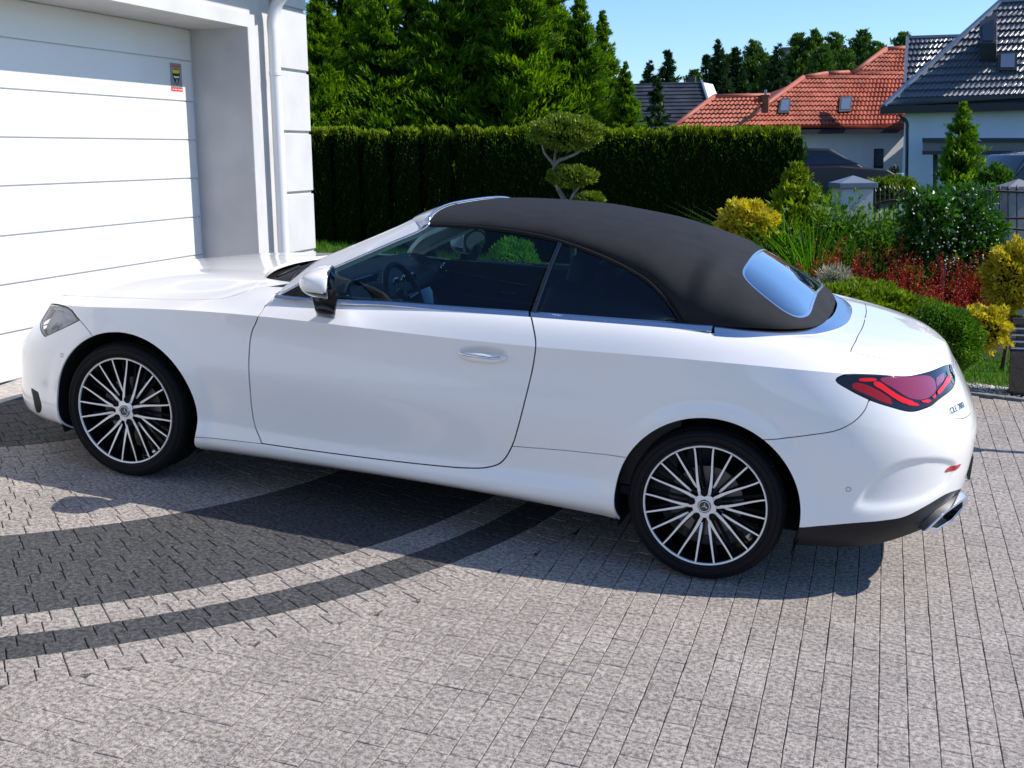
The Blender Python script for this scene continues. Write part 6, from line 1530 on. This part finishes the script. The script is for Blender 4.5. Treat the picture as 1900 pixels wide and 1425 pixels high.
wq = [plane_hit(*q, A+bk2*.44, bk2) for q in ((1622, 276), (1639, 276), (1638, 312), (1621, 312))]; bm = bmesh.new(); prism(bm, wq, -bk2*.03); wf = bmobj('window', bm, fascia, hB)
c = sum(wq, Vector())/4; bm = bmesh.new(); prism(bm, [c+(p-c)*.8-bk2*.035 for p in wq], -bk2*.01); bmobj('pane', bm, win_d, wf)
# its lower wing
hS = hB
A3 = at_depth(1228, 254, 45.5); B3 = A3+EH*3
e3, up3, nn3, P3 = tile_roof(A3, B3, math.radians(36), [(1228, 254), (1325, 182), (1428, 180), (1400, 208), (1359, 240), (1352, 254)], .165, .28, red_t, hB, amp=.07, step=.05)
for i0, i1 in ((0, 1), (1, 2)): bm = bmesh.new(); tube(bm, [P3[i0]+nn3*.06, P3[i1]+nn3*.06], .10, 8); bmobj('ridge_tiles', bm, cap, hB, True)
wall_box('wall', A3, e3, Vector((-e3.y, e3.x, 0)) if Vector((-e3.y, e3.x, 0)).dot(TQ @ CF) > 0 else -Vector((-e3.y, e3.x, 0)), .5, 2.6, -.6, A3.z-.05, 4, wall_w, hB, .4)
cb = at_depth(1420, 194, 47); bm = bmesh.new(); bbox(bm, cb+Vector((0, 0, .0)), (.26, .3, .62)); bbox(bm, cb+Vector((0, 0, .33)), (.33, .36, .06)); ch = bmobj('chimney', bm, mat('chimney_brick', (.24, .06, .04), .8), hB)
bm = bmesh.new(); tube(bm, [cb+Vector((0, 0, .34)), cb+Vector((0, 0, .55))], .05, 8); bmobj('chimney_pot', bm, metal_g, ch)
# ---- small dark roofed house
hA = empty('dark_roofed_house', (0, 0, 0)); tag(hA, 'distant house with plain dark grey roof right of the tall conifers', 'house')
A = at_depth(1150, 247, 58); B = A+EH*4
e, up, nn, P = tile_roof(A, B, math.radians(38), [(1150, 247), (1160, 156), (1301, 152), (1313, 190), (1250, 247)], .3, .30, slate, hA, flat=True, step=.05)
bm = bmesh.new(); prism(bm, [P[2], P[3]+Vector((.1, 0, -.05)), P[3]+Vector((.15, 0, -1.4)), P[2]+Vector((.1, 0, -3.2))], Vector((.2, 2.5, 0))); bmobj('gable_wall', bm, wall_w, hA)
sbar('barge_board', P[2]+nn*.08, P[3]+nn*.08, .10, .12, metal_g, hA)
bk3 = Vector((-e.y, e.x, 0)); bk3 = bk3 if bk3.dot(TQ @ CF) > 0 else -bk3
wall_box('wall', A, e, bk3, .4, 2.6, -.6, A.z-.05, 5, wall_w, hA, .4)
cb = at_depth(1284, 152, 61); bm = bmesh.new(); bbox(bm, cb, (.35, .35, .5)); bmobj('chimney', bm, slate, hA)
# ---- distant flat roofed building over the wood
hD = empty('distant_building', (0, 0, 0)); tag(hD, 'dark roof top just showing among the trees of the distant wood', 'building')
P = [at_depth(*q, 92) for q in ((1449, 88), (1570, 83), (1575, 97), (1449, 104))]; bm = bmesh.new(); prism(bm, P, Vector((0, 5, 0))); bmobj('roof', bm, slate, hD)
P = [at_depth(*q, 92.5) for q in ((1452, 104), (1572, 97), (1572, 290), (1452, 290))]; bm = bmesh.new(); prism(bm, P, Vector((0, 4, 0))); bmobj('wall', bm, wall_w, hD)

# ================================================================== PARKED CARS BEYOND THE GARDEN
def simple_car(name, label, loc, yaw, prof, roofp, Wd, mt, glass_m, wheels, wr=.34, lamp=True):
    """body and cabin drawn in side view (x forward, z up), given width, tumblehome and wheels"""
    r = empty(name, loc); r.rotation_euler = (0, 0, yaw); tag(r, label, 'car')
    def hull(nm, pts, w0, w1, mt_, bev, z0, z1):
        bm = bmesh.new(); L_ = []
        for sg in (-1, 1): L_.append([bm.verts.new((x, sg*(w0+(w1-w0)*min(1, max(0, (z-z0)/(z1-z0)))), z)) for x, z in pts])
        n = len(pts); bm.faces.new(L_[0]); bm.faces.new(L_[1][::-1])
        for i in range(n): bm.faces.new((L_[0][i], L_[1][i], L_[1][(i+1) % n], L_[0][(i+1) % n]))
        bmesh.ops.recalc_face_normals(bm, faces=bm.faces); bmesh.ops.bevel(bm, geom=list(bm.edges), offset=bev, segments=3, affect='EDGES', profile=.6); return bmobj(nm, bm, mt_, r, True, 40)
    zb = max(z for x, z in prof)
    hull('body', prof, Wd, Wd*.90, mt, .05, zb*.55, zb); hull('cabin', roofp, Wd*.88, Wd*.70, mt, .04, zb-.1, max(z for x, z in roofp))
    cx_ = sum(x for x, z in roofp)/len(roofp); cz_ = sum(z for x, z in roofp)/len(roofp)
    hull('windows', [(cx_+(x-cx_)*.93, cz_+.01+(z-cz_)*.70) for x, z in roofp], Wd*.885, Wd*.73, glass_m, .02, zb-.1, max(z for x, z in roofp))
    for x in wheels:
        for sg in (-1, 1):
            bm = bmesh.new(); lathe(bm, [(.0001, -.02), (.20, -.01), (.22, .01), (wr-.03, .0), (wr, .04), (wr, .2), (.0001, .2)], 28, c=(x, 0, wr)); 
            for v in bm.verts: v.co.y = (v.co.y-Wd-.005) if sg < 0 else (-v.co.y+Wd+.005)
            bmobj('wheel', bm, rubber, r, True, 40)
    if lamp:
        for sg in (-1, 1): bm = bmesh.new(); bbox(bm, (max(x for x, z in prof)-.04, sg*Wd*.75, zb*.80), (.10, .26, .09), bev=.02); bmobj('headlight', bm, mat('far_lamp', (.5, .52, .55), .15, coat=1.), r)
    return r
gd_ = glass('far_glass', (.12, .2, .24), 1.6)
suvp = [(-2.3, .45), (-2.35, 1.05), (-1.6, 1.22), (.7, 1.24), (1.9, 1.14), (2.3, .92), (2.35, .45), (2.2, .28), (-2.2, .28)]; suvr = [(-2.15, 1.15), (-1.75, 1.62), (-.6, 1.70), (.5, 1.66), (1.35, 1.18)]
navy = mat('dark_blue_paint', (.004, .005, .009), .4, coat=.12, spec=.2)
p = ground_at(1486, 31); rgt = (TQ @ CR); yawr = math.atan2(rgt.y, rgt.x)
simple_car('suv', 'dark blue SUV parked before the red-roofed house, nose to the right', p, yawr+.12, suvp, suvr, .92, navy, gd_, (-1.4, 1.42))
p = ground_at(1895, 24); simple_car('off_road_car', 'dark green boxy off-road car at the right edge behind the iron fence', p+Vector((0, 0, -.15)), yawr+PI+.2, [(-2.1, .45), (-2.12, 1.1), (1.1, 1.12), (2.1, 1.02), (2.15, .5), (2.1, .35), (-2.1, .35)], [(-2.05, 1.05), (-1.95, 1.78), (-.2, 1.82), (.3, 1.76), (.85, 1.08)], .88, mat('dark_green_paint', (.02, .03, .022), .25, coat=1.), gd_, (-1.35, 1.35), .38)
p = ground_at(2250, 13.6); simple_car('silver_car', 'pale blue silver car whose bonnet shows through the iron fence', p, yawr+PI+.1, [(-2.1, .4), (-2.15, .75), (-1.5, .88), (.8, .88), (1.7, .78), (2.1, .6), (2.15, .35), (2.0, .22), (-2.1, .22)], [(-1.7, .83), (-1.1, 1.3), (-.2, 1.38), (.4, 1.32), (1.1, .84)], .86, mat('silver_paint', (.45, .52, .60), .25, .5, coat=1.), gd_, (-1.3, 1.3), .31)

# ================================================================== FENCE, GATE, PILLARS, BOLLARD
iron = mat('wrought_iron', (.008, .008, .009), .45)
def gate():
    D_ = 13.4; r = empty('arched_gate', ground_at(1655, D_)); tag(r, 'black wrought iron gate with arched top rail and spear tips', 'gate'); o_ = r.location
    def q(px, py): return Vector(at_depth(px, py, D_))-Vector(o_)
    bmf = bmesh.new(); top_ = [tuple(q(x, y)) for x, y in ((1597, 392), (1612, 385), (1630, 377), (1650, 372), (1670, 372), (1690, 377), (1706, 385), (1722, 392))]
    tube(bmf, crs(top_, False, 4), .013, 6); bmobj('top_rail', bmf, iron, r)
    bmf = bmesh.new(); tube(bmf, crs([tuple(q(x, y)) for x, y in ((1597, 418), (1625, 412), (1655, 409), (1690, 412), (1722, 420))], False, 4), .012, 6); bmobj('middle_rail', bmf, iron, r)
    for k in range(15):
        x = 1598+k*8.7; t = (x-1655)/62; yt = 343+26*t*t+1.5*math.sin(k*2)
        b_ = q(x, 470); b_.z = .08; bm = bmesh.new(); tube(bm, [b_, q(x, yt+7)], .008, 6); tube(bm, [q(x, yt+8), q(x, yt+6), q(x, yt)], [.009, .014, .001], 6); bmobj('bar', bm, iron, r)
gate()
def fence():
    D_ = 11.5; r = empty('iron_fence', ground_at(1860, D_)); tag(r, 'black wrought iron fence at the right edge behind the golden ball shrub', 'fence'); o_ = r.location
    def q(px, py): return Vector(at_depth(px, py, D_))-Vector(o_)
    for yy in ((352, 356), (404, 398), (418, 432), (598, 612), (620, 636)):
        bm = bmesh.new(); tube(bm, [q(1800, yy[0]), q(2080, yy[1]+8)], .013, 6); bmobj('rail', bm, iron, r)
    for k in range(17):
        x = 1806+k*16.2; bm = bmesh.new(); b_ = q(x, 640); b_.z = .03; tube(bm, [b_, q(x, 353)], .008, 6); tube(bm, [q(x, 353), q(x, 350), q(x, 342)], [.009, .013, .001], 6); bmobj('bar', bm, iron, r)
fence()
def fence2():
    D_ = 15.5; r = empty('iron_fence', ground_at(1770, D_)); tag(r, 'farther black iron fence with pale ball tips between the glossy tree and the boxy car', 'fence'); o_ = r.location
    def q(px, py): return Vector(at_depth(px, py, D_))-Vector(o_)
    bm = bmesh.new(); tube(bm, [q(1700, 366), q(2000, 366)], .014, 6); bmobj('rail', bm, iron, r)
    for k in range(24):
        x = 1722+k*11.2; bm = bmesh.new(); b_ = q(x, 440); tube(bm, [b_, q(x, 352)], .008, 6); bmobj('bar', bm, iron, r)
fence2()
def pillar(px, dpt, w_, ty, label, cap_m, wall_m):
    b = ground_at(px, dpt); H = at_depth(px, ty, dpt).z-b.z; r = empty('gate_pillar', b); r.rotation_euler = (0, 0, .35); tag(r, label, 'pillar')
    bm = bmesh.new(); bbox(bm, (0, 0, H/2), (w_, w_, H)); bmobj('shaft', bm, wall_m, r)
    bm = bmesh.new(); bbox(bm, (0, 0, H+.03), (w_*1.22, w_*1.22, .06), bev=.008); bmobj('cap', bm, cap_m, r)
    bm = bmesh.new(); a = w_*.56; vs = [bm.verts.new(v) for v in ((-a, -a, H+.06), (a, -a, H+.06), (a, a, H+.06), (-a, a, H+.06), (0, 0, H+.13))]
    for f in ((0, 1, 4), (1, 2, 4), (2, 3, 4), (3, 0, 4)): bm.faces.new([vs[i] for i in f])
    bmobj('cap_top', bm, cap_m, r)
pillar(1584, 12.9, .33, 349, 'white rendered gate pillar with dark pyramid cap left of the arched gate', mat('pillar_cap', (.16, .19, .23), .45), stucco)
pillar(1892, 12.6, .28, 356, 'pale gate pillar at the right edge behind the iron fence bars', mat('pillar_cap2', (.2, .2, .21), .6), vary(mat('pillar_shaded', (.5, .5, .5), .9), (.22, .22, .22), (.30, .30, .30), 6))  # shade on this pale pillar is put into its grey colour
b = on_ground(1893, 734); r = empty('louvred_bollard', b); tag(r, 'black garden bollard lamp with pale louvres at the right edge of the pebble strip', 'bollard lamp')
Hb = at_depth(1893, 585, (b-CAMW).dot(TQ @ CF)).z-b.z
bm = bmesh.new(); bbox(bm, (0, 0, (Hb-.24)/2), (.19, .19, Hb-.24), bev=.012); bmobj('post', bm, gloss_bk, r)
bm = bmesh.new(); bbox(bm, (0, 0, Hb-.02), (.20, .20, .045), bev=.01); bmobj('cap', bm, gloss_bk, r)
bm = bmesh.new(); bbox(bm, (0, 0, Hb-.13), (.10, .10, .22)); bmobj('lamp_core', bm, mat('lamp_core', (.04, .045, .05), .3), r)
for k in range(4): bm = bmesh.new(); bbox(bm, (0, 0, Hb-.225+.05*k), (.19, .19, .014), bev=.004); bmobj('louvre', bm, mat('louvre_metal', (.45, .47, .48), .35, .7), r)
o_ = TQ @ Vector((3.98, 2.46, 0)); r = empty('lamp_post', o_); tag(r, 'thin dark post standing on the paving just beyond the right edge', 'post')
bm = bmesh.new(); tube(bm, [(0, 0, 0), (0, 0, 1.30)], .028, 10); tube(bm, [(0, 0, 1.26), (0, 0, 1.38)], .06, 12); bmobj('pole', bm, iron, r, True, 40)
# dark shrub in a pot by the house corner
b = ground_at(1660, 38); H = at_depth(1660, 306, 38).z-b.z
plant('potted_shrub', b, [('foliage', blob('foliage', .17, .17, H*.42, 1500, .08, M_SPRUCE, seed=91, zc_=H*.55))], 'dark round-headed shrub against the wall right of the SUV', 'shrub')
ball(1650, 352, 100, 40, 15.5, M_JUNI, 'sunlit yellow-green shrub behind the bars of the arched gate', name='leafy_shrub', n=3000, lf=.05, seed=92, shade0=.3)
ball(1845, 340, 56, 60, 20, M_BUSH, 'dark round shrub between the pointed conifer and the boxy car', name='leafy_shrub', n=2500, lf=.06, seed=93, shade0=.3)
